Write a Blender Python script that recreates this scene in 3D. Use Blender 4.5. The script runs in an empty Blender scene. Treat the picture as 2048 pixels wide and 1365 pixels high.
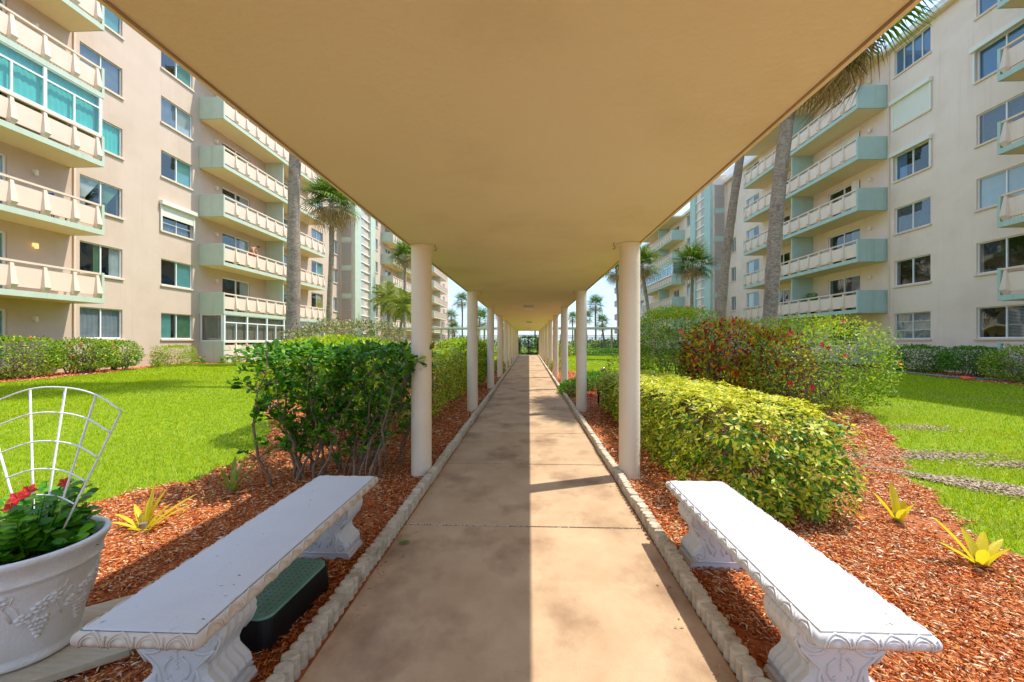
import bpy, math, random
import numpy as np
from mathutils import Vector, Matrix
random.seed(7); rng = np.random.default_rng(7)
PI = math.pi
sc = bpy.context.scene
COL = sc.collection

# ------------------------------------------------------------------ camera, world, sun, exposure
cam = bpy.data.cameras.new('camera'); camo = bpy.data.objects.new('camera', cam); COL.objects.link(camo)
cam.sensor_width = 36; cam.lens = 820 / 2048 * 36; cam.clip_start = .05; cam.clip_end = 2000
camo.location = (0, 0, 1.4); camo.rotation_euler = (PI / 2, 0, math.atan(34 / 820))
sc.camera = camo
w = bpy.data.worlds.new('World'); sc.world = w; w.use_nodes = True
SUN = Vector((1, .38, 2.1)).normalized()
nt = w.node_tree; bg = nt.nodes['Background']
sky = nt.nodes.new('ShaderNodeTexSky'); sky.sky_type = 'NISHITA'; sky.sun_disc = False
sky.sun_elevation = math.asin(SUN.z); sky.sun_rotation = math.atan2(SUN.x, SUN.y)
sky.air_density = 1.0; sky.dust_density = .35; sky.ozone_density = 1.0
tc = nt.nodes.new('ShaderNodeTexCoord'); mp = nt.nodes.new('ShaderNodeMapping'); mp.inputs['Scale'].default_value = (1, 1, 3.2)
nz = nt.nodes.new('ShaderNodeTexNoise'); nz.inputs['Scale'].default_value = 2.6; nz.inputs['Detail'].default_value = 7; nz.inputs['Roughness'].default_value = .6
cr = nt.nodes.new('ShaderNodeValToRGB'); cr.color_ramp.elements[0].position = .44; cr.color_ramp.elements[1].position = .72
cr.color_ramp.elements[0].color = (0, 0, 0, 1); cr.color_ramp.elements[1].color = (.75, .75, .75, 1)
mx = nt.nodes.new('ShaderNodeMixRGB'); mx.inputs[2].default_value = (2.3, 2.6, 2.95, 1)
L = nt.links.new
L(tc.outputs['Generated'], mp.inputs[0]); L(mp.outputs[0], nz.inputs['Vector']); L(nz.outputs[0], cr.inputs[0])
sx = nt.nodes.new('ShaderNodeSeparateXYZ'); L(tc.outputs['Generated'], sx.inputs[0])
mr_ = nt.nodes.new('ShaderNodeMapRange'); mr_.inputs[1].default_value = .0; mr_.inputs[2].default_value = .55; mr_.inputs[3].default_value = .8; mr_.inputs[4].default_value = 0.; mr_.interpolation_type = 'SMOOTHSTEP'; L(sx.outputs[2], mr_.inputs[0])
hz = nt.nodes.new('ShaderNodeMixRGB'); hz.inputs[2].default_value = (1.0, 1.7, 2.45, 1); L(mr_.outputs[0], hz.inputs[0]); L(sky.outputs[0], hz.inputs[1])
L(cr.outputs[0], mx.inputs[0]); L(hz.outputs[0], mx.inputs[1]); L(mx.outputs[0], bg.inputs[0])
bg.inputs[1].default_value = .15
sl = bpy.data.lights.new('sun', 'SUN'); sl.energy = 2.0; sl.angle = math.radians(.53); sl.color = (1, .95, .86)
so = bpy.data.objects.new('sun', sl); COL.objects.link(so); so.rotation_euler = SUN.to_track_quat('Z', 'Y').to_euler(); so.location = (10, 5, 30)
sc.view_settings.view_transform = 'Standard'; sc.view_settings.look = 'None'; sc.view_settings.gamma = 1
sc.view_settings.exposure = 1.6
sc.render.engine = 'CYCLES'
try:
    sc.cycles.max_bounces = 14; sc.cycles.diffuse_bounces = 9; sc.cycles.transparent_max_bounces = 24; sc.cycles.caustics_reflective = False
except Exception: pass

# ------------------------------------------------------------------ materials
def rgba(c): return (c[0], c[1], c[2], 1)
def mat(name, c1, c2=None, scale=4, rough=.75, bump=0, bscale=60, detail=5, spec=.4, ramp=(.35, .7), stain=None, sscale=.6, sramp=(.5, .75), stretch=None, metal=0, isl=None, trans=0, objrand=0, streak=None):
    m = bpy.data.materials.new(name); m.use_nodes = True; n = m.node_tree.nodes; l = m.node_tree.links.new
    b = n['Principled BSDF']; b.inputs['Roughness'].default_value = rough; b.inputs['Metallic'].default_value = metal
    b.inputs['Specular IOR Level'].default_value = spec
    geo = n.new('ShaderNodeNewGeometry'); vec = geo.outputs['Position']
    if stretch:
        mp = n.new('ShaderNodeMapping'); mp.inputs['Scale'].default_value = stretch; l(vec, mp.inputs[0]); vec = mp.outputs[0]
    col = None
    def noise(s, det=detail, v=None):
        t = n.new('ShaderNodeTexNoise'); t.inputs['Scale'].default_value = s; t.inputs['Detail'].default_value = det; t.inputs['Roughness'].default_value = .6; l(v or vec, t.inputs['Vector']); return t.outputs[0]
    def rampn(src, a, b_, ca, cb):
        r = n.new('ShaderNodeValToRGB'); r.color_ramp.elements[0].position = a; r.color_ramp.elements[1].position = b_
        r.color_ramp.elements[0].color = rgba(ca); r.color_ramp.elements[1].color = rgba(cb); l(src, r.inputs[0]); return r
    if isl:
        r = n.new('ShaderNodeValToRGB'); r.color_ramp.interpolation = 'LINEAR'
        while len(r.color_ramp.elements) < len(isl): r.color_ramp.elements.new(.5)
        for i, (p, c) in enumerate(isl):
            r.color_ramp.elements[i].position = p; r.color_ramp.elements[i].color = rgba(c)
        l(geo.outputs['Random Per Island'], r.inputs[0]); col = r.outputs[0]
    elif c2:
        col = rampn(noise(scale), ramp[0], ramp[1], c1, c2).outputs[0]
    else:
        b.inputs['Base Color'].default_value = rgba(c1)
    if stain:
        r = rampn(noise(sscale, 6), sramp[0], sramp[1], (0, 0, 0), (1, 1, 1))
        x = n.new('ShaderNodeMixRGB'); x.blend_type = 'MULTIPLY'; l(r.outputs[0], x.inputs[0]); x.inputs[2].default_value = rgba(stain)
        if col: l(col, x.inputs[1])
        else: x.inputs[1].default_value = rgba(c1)
        col = x.outputs[0]
    if streak:   # rain streaks running down the face: a real wear pattern with its own shape
        mp = n.new('ShaderNodeMapping'); mp.inputs['Scale'].default_value = (3, 3, .12); l(geo.outputs['Position'], mp.inputs[0])
        r = rampn(noise(1.6, 6, mp.outputs[0]), .56, .8, (0, 0, 0), (.6, .6, .6))
        x = n.new('ShaderNodeMixRGB'); x.blend_type = 'MULTIPLY'; l(r.outputs[0], x.inputs[0]); x.inputs[2].default_value = rgba(streak)
        if col: l(col, x.inputs[1])
        else: x.inputs[1].default_value = rgba(c1)
        col = x.outputs[0]
    if objrand:
        oi = n.new('ShaderNodeObjectInfo'); mr = n.new('ShaderNodeMapRange'); mr.inputs[3].default_value = 1 - objrand; mr.inputs[4].default_value = 1 + objrand
        l(oi.outputs['Random'], mr.inputs[0]); x = n.new('ShaderNodeMixRGB'); x.blend_type = 'MULTIPLY'; x.inputs[0].default_value = 1
        if col: l(col, x.inputs[1])
        else: x.inputs[1].default_value = rgba(c1)
        l(mr.outputs[0], x.inputs[2]); col = x.outputs[0]
    if col: l(col, b.inputs['Base Color'])
    if bump:
        bp = n.new('ShaderNodeBump'); bp.inputs['Strength'].default_value = bump; bp.inputs['Distance'].default_value = .01
        l(noise(bscale, 4, geo.outputs['Position']), bp.inputs['Height']); l(bp.outputs[0], b.inputs['Normal'])
    if trans:
        t = n.new('ShaderNodeBsdfTranslucent'); ms = n.new('ShaderNodeMixShader'); ms.inputs[0].default_value = trans
        if col:
            hs = n.new('ShaderNodeHueSaturation'); hs.inputs['Value'].default_value = 1.5; hs.inputs['Hue'].default_value = .485; l(col, hs.inputs['Color']); l(hs.outputs[0], t.inputs[0])
        else: t.inputs[0].default_value = rgba(c1)
        l(b.outputs[0], ms.inputs[1]); l(t.outputs[0], ms.inputs[2]); l(ms.outputs[0], n['Material Output'].inputs[0])
    return m
def glass(name, tint, refl=.1, wav=.02):
    m = bpy.data.materials.new(name); m.use_nodes = True; n = m.node_tree.nodes; l = m.node_tree.links.new
    n.remove(n['Principled BSDF'])
    t = n.new('ShaderNodeBsdfTransparent'); t.inputs[0].default_value = rgba(tint)
    g = n.new('ShaderNodeBsdfGlossy'); g.inputs['Roughness'].default_value = .015; g.inputs[0].default_value = (.9, .97, .95, 1)
    f = n.new('ShaderNodeLayerWeight'); f.inputs[0].default_value = .5      # Schlick curve: the same from both faces of the pane
    p5 = n.new('ShaderNodeMath'); p5.operation = 'POWER'; p5.inputs[1].default_value = 4.2; l(f.outputs['Facing'], p5.inputs[0])
    a = n.new('ShaderNodeMath'); a.operation = 'MULTIPLY_ADD'; a.inputs[1].default_value = .9; a.inputs[2].default_value = .05 + refl; l(p5.outputs[0], a.inputs[0])
    geo = n.new('ShaderNodeNewGeometry'); ns = n.new('ShaderNodeTexNoise'); ns.inputs['Scale'].default_value = 1.3; ns.inputs['Detail'].default_value = 1; l(geo.outputs['Position'], ns.inputs['Vector'])
    bp = n.new('ShaderNodeBump'); bp.inputs['Strength'].default_value = wav * 5; bp.inputs['Distance'].default_value = .06; l(ns.outputs[0], bp.inputs['Height']); l(bp.outputs[0], g.inputs['Normal'])
    ms = n.new('ShaderNodeMixShader'); l(a.outputs[0], ms.inputs[0]); l(t.outputs[0], ms.inputs[1]); l(g.outputs[0], ms.inputs[2]); l(ms.outputs[0], n['Material Output'].inputs[0])
    return m
def emis(name, c, s):
    m = bpy.data.materials.new(name); m.use_nodes = True; b = m.node_tree.nodes['Principled BSDF']
    b.inputs['Base Color'].default_value = rgba(c); b.inputs['Emission Color'].default_value = rgba(c); b.inputs['Emission Strength'].default_value = s; return m
M = {}
M['wall'] = mat('stucco_peach', (.60, .455, .345), (.64, .49, .38), 1.1, .9, .35, 45, stain=(.88, .85, .82), sscale=.35, streak=(.86, .83, .78))
M['wallr'] = mat('stucco_peach_lifted', (.80, .64, .51), (.84, .68, .55), 1.1, .9, .35, 45, stain=(.86, .84, .82), sscale=.35, streak=(.80, .77, .73))  # paler copy of the left stucco, brightening the shaded facade by colour
M['trim'] = mat('cream_trim', (.72, .56, .43), (.75, .60, .47), 2, .85, .2, 50)
M['soffit'] = mat('soffit_paint', (.76, .60, .40), (.79, .63, .43), 1, .9, .2, 40)
M['green'] = mat('sage_green_paint', (.48, .545, .42), (.53, .59, .465), 2, .85, .2, 50, streak=(.72, .74, .70))
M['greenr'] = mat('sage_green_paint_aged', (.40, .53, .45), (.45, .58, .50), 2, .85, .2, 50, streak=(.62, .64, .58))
M['white'] = mat('white_paint', (.80, .80, .78), rough=.5)
M['alu'] = mat('aluminium_frame', (.66, .66, .64), rough=.4, metal=.2)
M['roof'] = mat('roof_edge_white', (.78, .74, .68), rough=.8)
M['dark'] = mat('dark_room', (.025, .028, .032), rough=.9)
M['glass'] = glass('window_glass', (.74, .80, .80), .06, .03)
M['glasst'] = glass('teal_window_glass', (.50, .84, .80), .03, .03)
M['curtw'] = mat('curtain_white', (.74, .76, .74), (.66, .68, .66), 3, .9)
M['curtg'] = mat('curtain_grey', (.36, .38, .42), (.28, .30, .34), 3, .9)
M['curtt'] = mat('blind_teal', (.30, .62, .56), (.24, .54, .50), 3, .9)
M['curtn'] = mat('curtain_green', (.22, .40, .20), (.15, .30, .14), 3, .9)
M['curtb'] = mat('blind_brown', (.36, .28, .20), (.28, .21, .15), 3, .9)
M['curty'] = mat('curtain_yellow', (.65, .50, .08), rough=.9)
M['curtbl'] = mat('curtain_blue', (.12, .30, .50), rough=.9)
M['shut'] = mat('cream_shutter', (.76, .74, .62), rough=.6)
M['louv'] = mat('louvre_tan', (.50, .44, .38), rough=.8)
M['ceil'] = mat('canopy_stucco', (.82, .715, .555), (.85, .75, .595), .8, .82, .7, 30, stain=(.90, .87, .82), sscale=1.3, stretch=(1, 1, 1))
M['colm'] = mat('column_paint', (.78, .66, .51), (.81, .70, .55), 1.2, .8, .4, 38, stain=(.9, .87, .84), sscale=1.4)
M['groove'] = mat('drip_edge_brown', (.30, .20, .12), (.42, .30, .18), 3, .9)  # brown strip marking the line of the drip groove
M['path'] = mat('walk_concrete', (.43, .28, .155), (.54, .375, .225), 2.4, .75, .4, 110, stain=(.50, .43, .40), sscale=1.7, sramp=(.50, .70), objrand=.05, stretch=(1, .8, 1))
M['joint'] = mat('joint_grit', (.06, .045, .03), (.20, .16, .12), 60, .95)
M['edging'] = mat('edging_stone', (.50, .43, .32), (.64, .57, .45), 30, .95, .6, 120, stain=(.5, .45, .36), sscale=9, objrand=.1)
M['seat'] = mat('bench_seat_worn', (.60, .60, .605), (.64, .64, .635), 3, .62, .25, 80, stain=(.62, .52, .42), sscale=5.5, sramp=(.64, .80), streak=(.9, .88, .85))
M['bench'] = mat('white_concrete_bench', (.60, .60, .605), (.64, .64, .635), 3, .62, .12, 60, stain=(.93, .88, .82), sscale=3.2, sramp=(.6, .8))
M['benchcream'] = mat('cream_cast_moulding', (.62, .53, .43), (.68, .60, .51), 18, .7, .1, 60)
M['benchw'] = mat('white_moulding', (.60, .605, .615), (.64, .64, .645), 8, .42, .05, 60)
M['gap'] = mat('dark_seam', (.13, .13, .13), (.22, .22, .21), 12, .9)
M['pot'] = mat('white_pot_resin', (.74, .735, .72), (.79, .785, .77), 6, .6, .5, 90, stain=(.85, .8, .74), sscale=4)
M['soil'] = mat('dark_potting_bark', (.03, .018, .012), isl=[(0, (.02, .012, .009)), (.8, (.07, .04, .025)), (1, (.22, .12, .07))], rough=.9)
M['wire'] = mat('white_wire', (.82, .82, .80), rough=.35)
M['wood'] = mat('grey_wood_board', (.42, .34, .22), (.52, .44, .31), 6, .85, .3, 50, stretch=(1, 8, 8))
M['boxlid'] = mat('green_plastic_lid', (.13, .29, .23), (.18, .36, .29), 8, .55, .1, 60, stain=(.9, .45, .35), sscale=7, sramp=(.6, .72))
M['boxbody'] = mat('black_plastic', (.012, .012, .013), rough=.4)
M['mulchb'] = mat('mulch_base', (.30, .075, .022), (.50, .17, .055), 26, .95, .8, 70, stain=(.5, .42, .4), sscale=1.1, sramp=(.55, .7))
M['chip'] = mat('mulch_chip', None or (.3, .1, .04), isl=[(0, (.14, .022, .005)), (.25, (.48, .085, .016)), (.6, (.70, .22, .05)), (.85, (.76, .40, .16)), (1, (.80, .60, .40))], rough=.85, spec=.15)
M['sand'] = mat('bare_sand', (.26, .19, .13), (.44, .34, .25), 20, .95, .5, 90)
M['lawn'] = mat('lawn_soil_green', (.13, .22, .003), (.24, .32, .006), 9, .95, .6, 60, stain=(.85, .62, .45), sscale=.5, sramp=(.56, .75))
M['grass'] = mat('grass_blade', (.2, .3, .05), isl=[(0, (.10, .21, .001)), (.4, (.27, .42, .001)), (.8, (.48, .55, .002)), (1, (.66, .58, .04))], rough=.7, spec=.12, trans=.35)
M['grassdry'] = mat('straw_blade', (.5, .4, .2), isl=[(0, (.42, .32, .16)), (1, (.6, .52, .3))], rough=.8)
M['leafdk'] = mat('leaf_dark_gloss', None or (0, .1, 0), isl=[(0, (.02, .10, .005)), (.45, (.05, .21, .008)), (.8, (.12, .33, .01)), (1, (.28, .46, .015))], rough=.4, spec=.3, trans=.3)
M['leafsun'] = mat('leaf_sunlit_yellow', None or (0, .1, 0), isl=[(0, (.11, .24, .006)), (.5, (.26, .40, .008)), (1, (.46, .50, .015))], rough=.45, spec=.2, trans=.4)  # yellow-green leaf with the sunlit look put into its colour
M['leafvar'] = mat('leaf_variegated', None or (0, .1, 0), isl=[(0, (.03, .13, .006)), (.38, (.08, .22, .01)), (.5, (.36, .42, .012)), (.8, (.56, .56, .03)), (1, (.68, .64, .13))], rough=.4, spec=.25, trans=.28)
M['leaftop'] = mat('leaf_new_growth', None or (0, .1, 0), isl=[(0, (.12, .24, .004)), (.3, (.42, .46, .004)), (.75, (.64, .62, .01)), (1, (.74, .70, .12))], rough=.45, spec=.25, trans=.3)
M['leafhib'] = mat('leaf_hibiscus', None or (0, .1, 0), isl=[(0, (.04, .12, .006)), (.4, (.11, .26, .008)), (.75, (.30, .44, .012)), (1, (.56, .56, .06))], rough=.45, spec=.25, trans=.35)
M['leafbrown'] = mat('leaf_bleached', None or (0, .1, 0), isl=[(0, (.07, .13, .03)), (.5, (.18, .24, .05)), (.8, (.36, .33, .14)), (1, (.30, .14, .08))], rough=.5, trans=.3)
M['croton'] = mat('leaf_croton', None or (0, .1, 0), isl=[(0, (.12, .012, .02)), (.14, (.26, .02, .02)), (.3, (.66, .07, .015)), (.46, (.80, .28, .02)), (.6, (.56, .50, .02)), (1, (.12, .32, .01))], rough=.4, spec=.25, trans=.3)
M['twig'] = mat('twig_bark', (.15, .10, .065), (.27, .20, .14), 20, .9)
M['trunkp'] = mat('palm_trunk', (.20, .155, .11), (.40, .33, .25), 14, .95, 1.0, 22, stretch=(1, 1, 1.8), stain=(.55, .5, .48), sscale=2.6)
M['frond'] = mat('palm_frond', None or (0, .1, 0), isl=[(0, (.03, .09, .008)), (.6, (.08, .17, .014)), (.92, (.2, .28, .03)), (1, (.45, .36, .10))], rough=.42, spec=.35, trans=.25)
M['frondold'] = mat('palm_frond_old', (.3, .2, .1), isl=[(0, (.12, .13, .03)), (.4, (.32, .22, .08)), (1, (.55, .36, .16))], rough=.7, trans=.25)
M['frondy'] = mat('palm_frond_light', (.3, .3, .1), isl=[(0, (.10, .17, .02)), (1, (.34, .38, .05))], rough=.5, trans=.35)
M['brom'] = mat('bromeliad_leaf', (.72, .62, .02), (.55, .55, .02), 9, .35, .1, 30, trans=.4)
M['bromg'] = mat('bromeliad_green', (.16, .26, .03), (.36, .38, .05), 9, .4, .1, 30, trans=.35)
M['red'] = mat('flower_red', (.62, .02, .02), rough=.5, trans=.3)
M['orange'] = mat('flower_orange', (.75, .13, .03), rough=.5, trans=.3)
M['black'] = mat('black_metal', (.012, .012, .014), rough=.45)
M['steel'] = mat('brushed_steel', (.55, .57, .6), rough=.25, metal=.9)
M['lampw'] = mat('lamp_housing', (.62, .58, .50), rough=.5)
M['lamplit'] = emis('lamp_lit', (1, .70, .28), .3)
M['hook'] = mat('dark_hook', (.08, .06, .05), rough=.6)
M['sea'] = mat('sea_water', (.05, .13, .18), (.07, .17, .23), .2, .25)
M['farveg'] = M['leafhib']
M['skin'] = mat('skin_tan', (.55, .27, .14), rough=.6)
M['short'] = mat('red_shorts', (.6, .03, .02), rough=.8)
M['hair'] = mat('dark_hair', (.05, .035, .025), rough=.8)
M['bluec'] = mat('blue_canvas', (.01, .09, .42), rough=.8)
M['hose'] = mat('teal_hose', (.05, .34, .27), rough=.5)
M['flag'] = mat('orange_flag', (.85, .10, .03), rough=.7)
M['fabric'] = mat('patio_fabric', (.20, .22, .24), rough=.9)

# ------------------------------------------------------------------ mesh helpers
class MB:
    def __init__(s): s.v = []; s.f = []; s.m = []
    def add(s, vs, fs, mi=0):
        o = len(s.v); s.v += [tuple(v) for v in vs]; s.f += [tuple(i + o for i in f) for f in fs]; s.m += [mi] * len(fs); return s
    def box(s, x0, x1, y0, y1, z0, z1, mi=0):
        x0, x1 = min(x0, x1), max(x0, x1); y0, y1 = min(y0, y1), max(y0, y1); z0, z1 = min(z0, z1), max(z0, z1)
        v = [(x, y, z) for z in (z0, z1) for y in (y0, y1) for x in (x0, x1)]
        return s.add(v, [(0, 2, 3, 1), (4, 5, 7, 6), (0, 1, 5, 4), (1, 3, 7, 5), (3, 2, 6, 7), (2, 0, 4, 6)], mi)
    def tube(s, pts, rad, n=8, mi=0, cap=True):
        pts = [Vector(p) for p in pts]; rad = rad if hasattr(rad, '__len__') else [rad] * len(pts)
        vs = []; fs = []; up = Vector((0, 0, 1))
        t0 = (pts[1] - pts[0]).normalized(); a = t0.cross(up if abs(t0.z) < .9 else Vector((1, 0, 0))).normalized()
        for i, p in enumerate(pts):
            t = (pts[min(i + 1, len(pts) - 1)] - pts[max(i - 1, 0)]).normalized()
            a = (a - t * a.dot(t)).normalized(); b = t.cross(a)
            for k in range(n):
                an = 2 * PI * k / n; vs.append(p + (a * math.cos(an) + b * math.sin(an)) * rad[i])
        for i in range(len(pts) - 1):
            for k in range(n): fs.append((i * n + k, i * n + (k + 1) % n, (i + 1) * n + (k + 1) % n, (i + 1) * n + k))
        if cap: fs.append(tuple(reversed(range(n)))); fs.append(tuple(range((len(pts) - 1) * n, len(pts) * n)))
        return s.add(vs, fs, mi)
    def lathe(s, prof, n=32, c=(0, 0, 0), mi=0, cap=True):
        vs = []; fs = []
        for r, z in prof:
            for k in range(n):
                an = 2 * PI * k / n; vs.append((c[0] + r * math.cos(an), c[1] + r * math.sin(an), c[2] + z))
        for i in range(len(prof) - 1):
            for k in range(n): fs.append((i * n + k, i * n + (k + 1) % n, (i + 1) * n + (k + 1) % n, (i + 1) * n + k))
        if cap:
            if prof[0][0] > 1e-4: fs.append(tuple(reversed(range(n))))
            if prof[-1][0] > 1e-4: fs.append(tuple(range((len(prof) - 1) * n, len(prof) * n)))
        return s.add(vs, fs, mi)
    def ball(s, c, r, n=8, m=5, mi=0, mat=None):
        vs = []; fs = []
        r = r if hasattr(r, '__len__') else (r, r, r)
        for i in range(m + 1):
            th = PI * i / m
            for k in range(n):
                an = 2 * PI * k / n; p = Vector((math.sin(th) * math.cos(an) * r[0], math.sin(th) * math.sin(an) * r[1], math.cos(th) * r[2]))
                if mat: p = mat @ p
                vs.append(p + Vector(c))
        for i in range(m):
            for k in range(n): fs.append((i * n + k, (i + 1) * n + k, (i + 1) * n + (k + 1) % n, i * n + (k + 1) % n))
        return s.add(vs, fs, mi)
    def mesh(s, name, mats, smooth=False, bevel=0):
        me = bpy.data.meshes.new(name); me.from_pydata(s.v, [], s.f)
        for m in (mats if isinstance(mats, (list, tuple)) else [mats]): me.materials.append(m)
        me.polygons.foreach_set('material_index', s.m)
        if bevel:
            import bmesh
            bm = bmesh.new(); bm.from_mesh(me); bmesh.ops.remove_doubles(bm, verts=bm.verts, dist=1e-5)
            bmesh.ops.bevel(bm, geom=[e for e in bm.edges if len(e.link_faces) == 2 and e.calc_face_angle(0) > .5], offset=bevel, segments=2, affect='EDGES', profile=.5)
            bm.to_mesh(me); bm.free()
        if smooth: me.polygons.foreach_set('use_smooth', [True] * len(me.polygons))
        me.update(); return me
def npmesh(name, V, F, mats, smooth=False, mi=None):
    me = bpy.data.meshes.new(name); V = np.asarray(V, np.float32); F = np.asarray(F, np.int32); k = F.shape[1]
    me.vertices.add(len(V)); me.vertices.foreach_set('co', V.ravel())
    me.loops.add(F.size); me.loops.foreach_set('vertex_index', F.ravel())
    me.polygons.add(len(F)); me.polygons.foreach_set('loop_start', np.arange(0, F.size, k, dtype=np.int32)); me.polygons.foreach_set('loop_total', np.full(len(F), k, np.int32))
    for m in (mats if isinstance(mats, (list, tuple)) else [mats]): me.materials.append(m)
    if mi is not None: me.polygons.foreach_set('material_index', np.asarray(mi, np.int32))
    if smooth: me.polygons.foreach_set('use_smooth', np.ones(len(F), bool))
    me.update(); me.validate(); return me
def ob(name, me, parent=None, loc=(0, 0, 0), rot=None, kind=None, label=None):
    o = bpy.data.objects.new(name, me); COL.objects.link(o); o.location = loc
    if rot: o.rotation_euler = rot
    if parent: o.parent = parent
    if kind: o['kind'] = kind
    if label: o['label'] = label
    return o
def tag(o, label, cat, group=None):
    o['label'] = label; o['category'] = cat
    if group: o['group'] = group
    return o
def thing(name, label, cat, loc=(0, 0, 0), rot=None, group=None):
    o = bpy.data.objects.new(name, None); COL.objects.link(o); o.location = loc; o.empty_display_size = .2
    if rot: o.rotation_euler = rot
    return tag(o, label, cat, group)
def sstep(t): t = np.clip(t, 0, 1); return t * t * (3 - 2 * t)
def G(x, y):
    x = np.asarray(x, float); y = np.asarray(y, float)
    return .22 * sstep((-x - 3.2) / 9) + .05 * sstep((x - 6) / 8) + .012 * np.sin(x * 1.7 + y * .6) * sstep((np.abs(x) - 1.4) / 2) - .02
def g(x, y): return float(G(x, y))

# leaf templates: x across, y along, z up
T5 = (np.array([[0, 0, 0], [-.5, .5, .08], [.5, .5, .08], [0, 1, -.05], [0, .5, -.02]]), np.array([[0, 4, 1], [0, 2, 4], [1, 4, 3], [4, 2, 3]]))
TO = (np.array([[0, 0, 0], [-.32, .2, .05], [.32, .2, .05], [-.5, .5, .09], [.5, .5, .09], [-.36, .8, .05], [.36, .8, .05], [0, 1, -.06], [0, .3, 0], [0, .65, .01]]),
      np.array([[0, 8, 1], [0, 2, 8], [1, 8, 3], [8, 2, 4], [3, 8, 9], [8, 4, 9], [3, 9, 5], [9, 4, 6], [5, 9, 7], [9, 6, 7]]))
TB = (np.array([[-.5, 0, 0], [.5, 0, 0], [0, 1, .25]]), np.array([[0, 1, 2]]))
TS = (np.array([[-.5, 0, -.3], [.5, .08, -.2], [.1, .5, .5], [.05, 1, 0]]), np.array([[0, 1, 2], [0, 2, 3], [1, 3, 2], [0, 3, 1]]))
def unit(a): return a / (np.linalg.norm(a, axis=1, keepdims=True) + 1e-9)
def scatter(T, P, A, N, S, Wd):
    """place a template at P, long axis A, normal N, length S, width Wd"""
    V, F = T; A = unit(A); N = unit(N - A * np.sum(N * A, 1, keepdims=True)); B = np.cross(A, N)
    S = np.asarray(S).reshape(-1, 1, 1); Wd = np.asarray(Wd).reshape(-1, 1, 1)
    out = P[:, None, :] + B[:, None, :] * V[None, :, 0:1] * Wd + A[:, None, :] * V[None, :, 1:2] * S + N[:, None, :] * V[None, :, 2:3] * Wd
    n = len(P); k = len(V); FF = (F[None] + (np.arange(n) * k)[:, None, None]).reshape(-1, 3)
    return out.reshape(-1, 3), FF
def inpoly(x, y, poly):
    x = np.asarray(x); y = np.asarray(y); r = np.zeros(x.shape, bool); n = len(poly); j = n - 1
    for i in range(n):
        xi, yi = poly[i]; xj, yj = poly[j]
        c = ((yi > y) != (yj > y)) & (x < (xj - xi) * (y - yi) / (yj - yi + 1e-12) + xi); r ^= c; j = i
    return r

# ------------------------------------------------------------------ ground
BEDL = [(-.94, -3), (-4.6, -3), (-4.3, 2.2), (-3.75, 3.4), (-3.4, 4.0), (-3.35, 4.7), (-3.65, 5.6), (-4.5, 7), (-5.9, 8.6), (-6.6, 11), (-6.2, 14), (-4.6, 16.5), (-2.6, 18.5), (-2.1, 24), (-2.1, 40.4), (-.94, 40.4)]
BEDR = [(.86, -3), (3.6, -3), (3.15, 1.5), (3.12, 2.6), (3.25, 3.2), (3.65, 3.85), (3.85, 4.3), (4.2, 4.75), (5.1, 5.9), (6.5, 8.1), (7.4, 10), (7.2, 12), (5, 13.8), (3.2, 14.6), (2.3, 16), (1.95, 20), (1.9, 40.4), (.86, 40.4)]
BEDBL = [(-17.95, -3), (-15.6, -3), (-15.2, 9), (-15.0, 12), (-15.5, 14.2), (-16.3, 16), (-16.9, 18), (-16.75, 20.5), (-16.0, 23), (-15.7, 30), (-15.7, 90), (-17.95, 90)]
BEDBR = [(18.55, -3), (15.0, -3), (14.9, 10), (14.95, 14), (15.6, 16.5), (16.1, 19), (16.1, 24), (15.5, 30), (15.5, 90), (18.55, 90)]
TRAIL = [(3.75, 4.75), (4.2, 4.32), (4.8, 3.95), (5.6, 3.75), (8, 3.5)]
def trail_d(x, y):
    d = np.full(np.shape(x), 9.)
    for (a, b), (c, e) in zip(TRAIL[:-1], TRAIL[1:]):
        t = np.clip(((x - a) * (c - a) + (y - b) * (e - b)) / ((c - a) ** 2 + (e - b) ** 2), 0, 1)
        d = np.minimum(d, np.hypot(x - a - t * (c - a), y - b - t * (e - b)))
    return d
def sheet(name, xs, ys, dz, m, mask=None, kind='structure'):
    X, Yy = np.meshgrid(xs, ys); Z = G(X, Yy) + dz; V = np.stack([X, Yy, Z], -1).reshape(-1, 3)
    nx = len(xs); i, j = np.meshgrid(np.arange(nx - 1), np.arange(len(ys) - 1)); a = (j * nx + i).ravel(); F = np.stack([a, a + 1, a + 1 + nx, a + nx], 1)
    if mask is not None:
        c = V[F].mean(1); F = F[mask(c[:, 0], c[:, 1])]
    return ob(name, npmesh(name, V, F, m, True), kind=kind)
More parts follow.
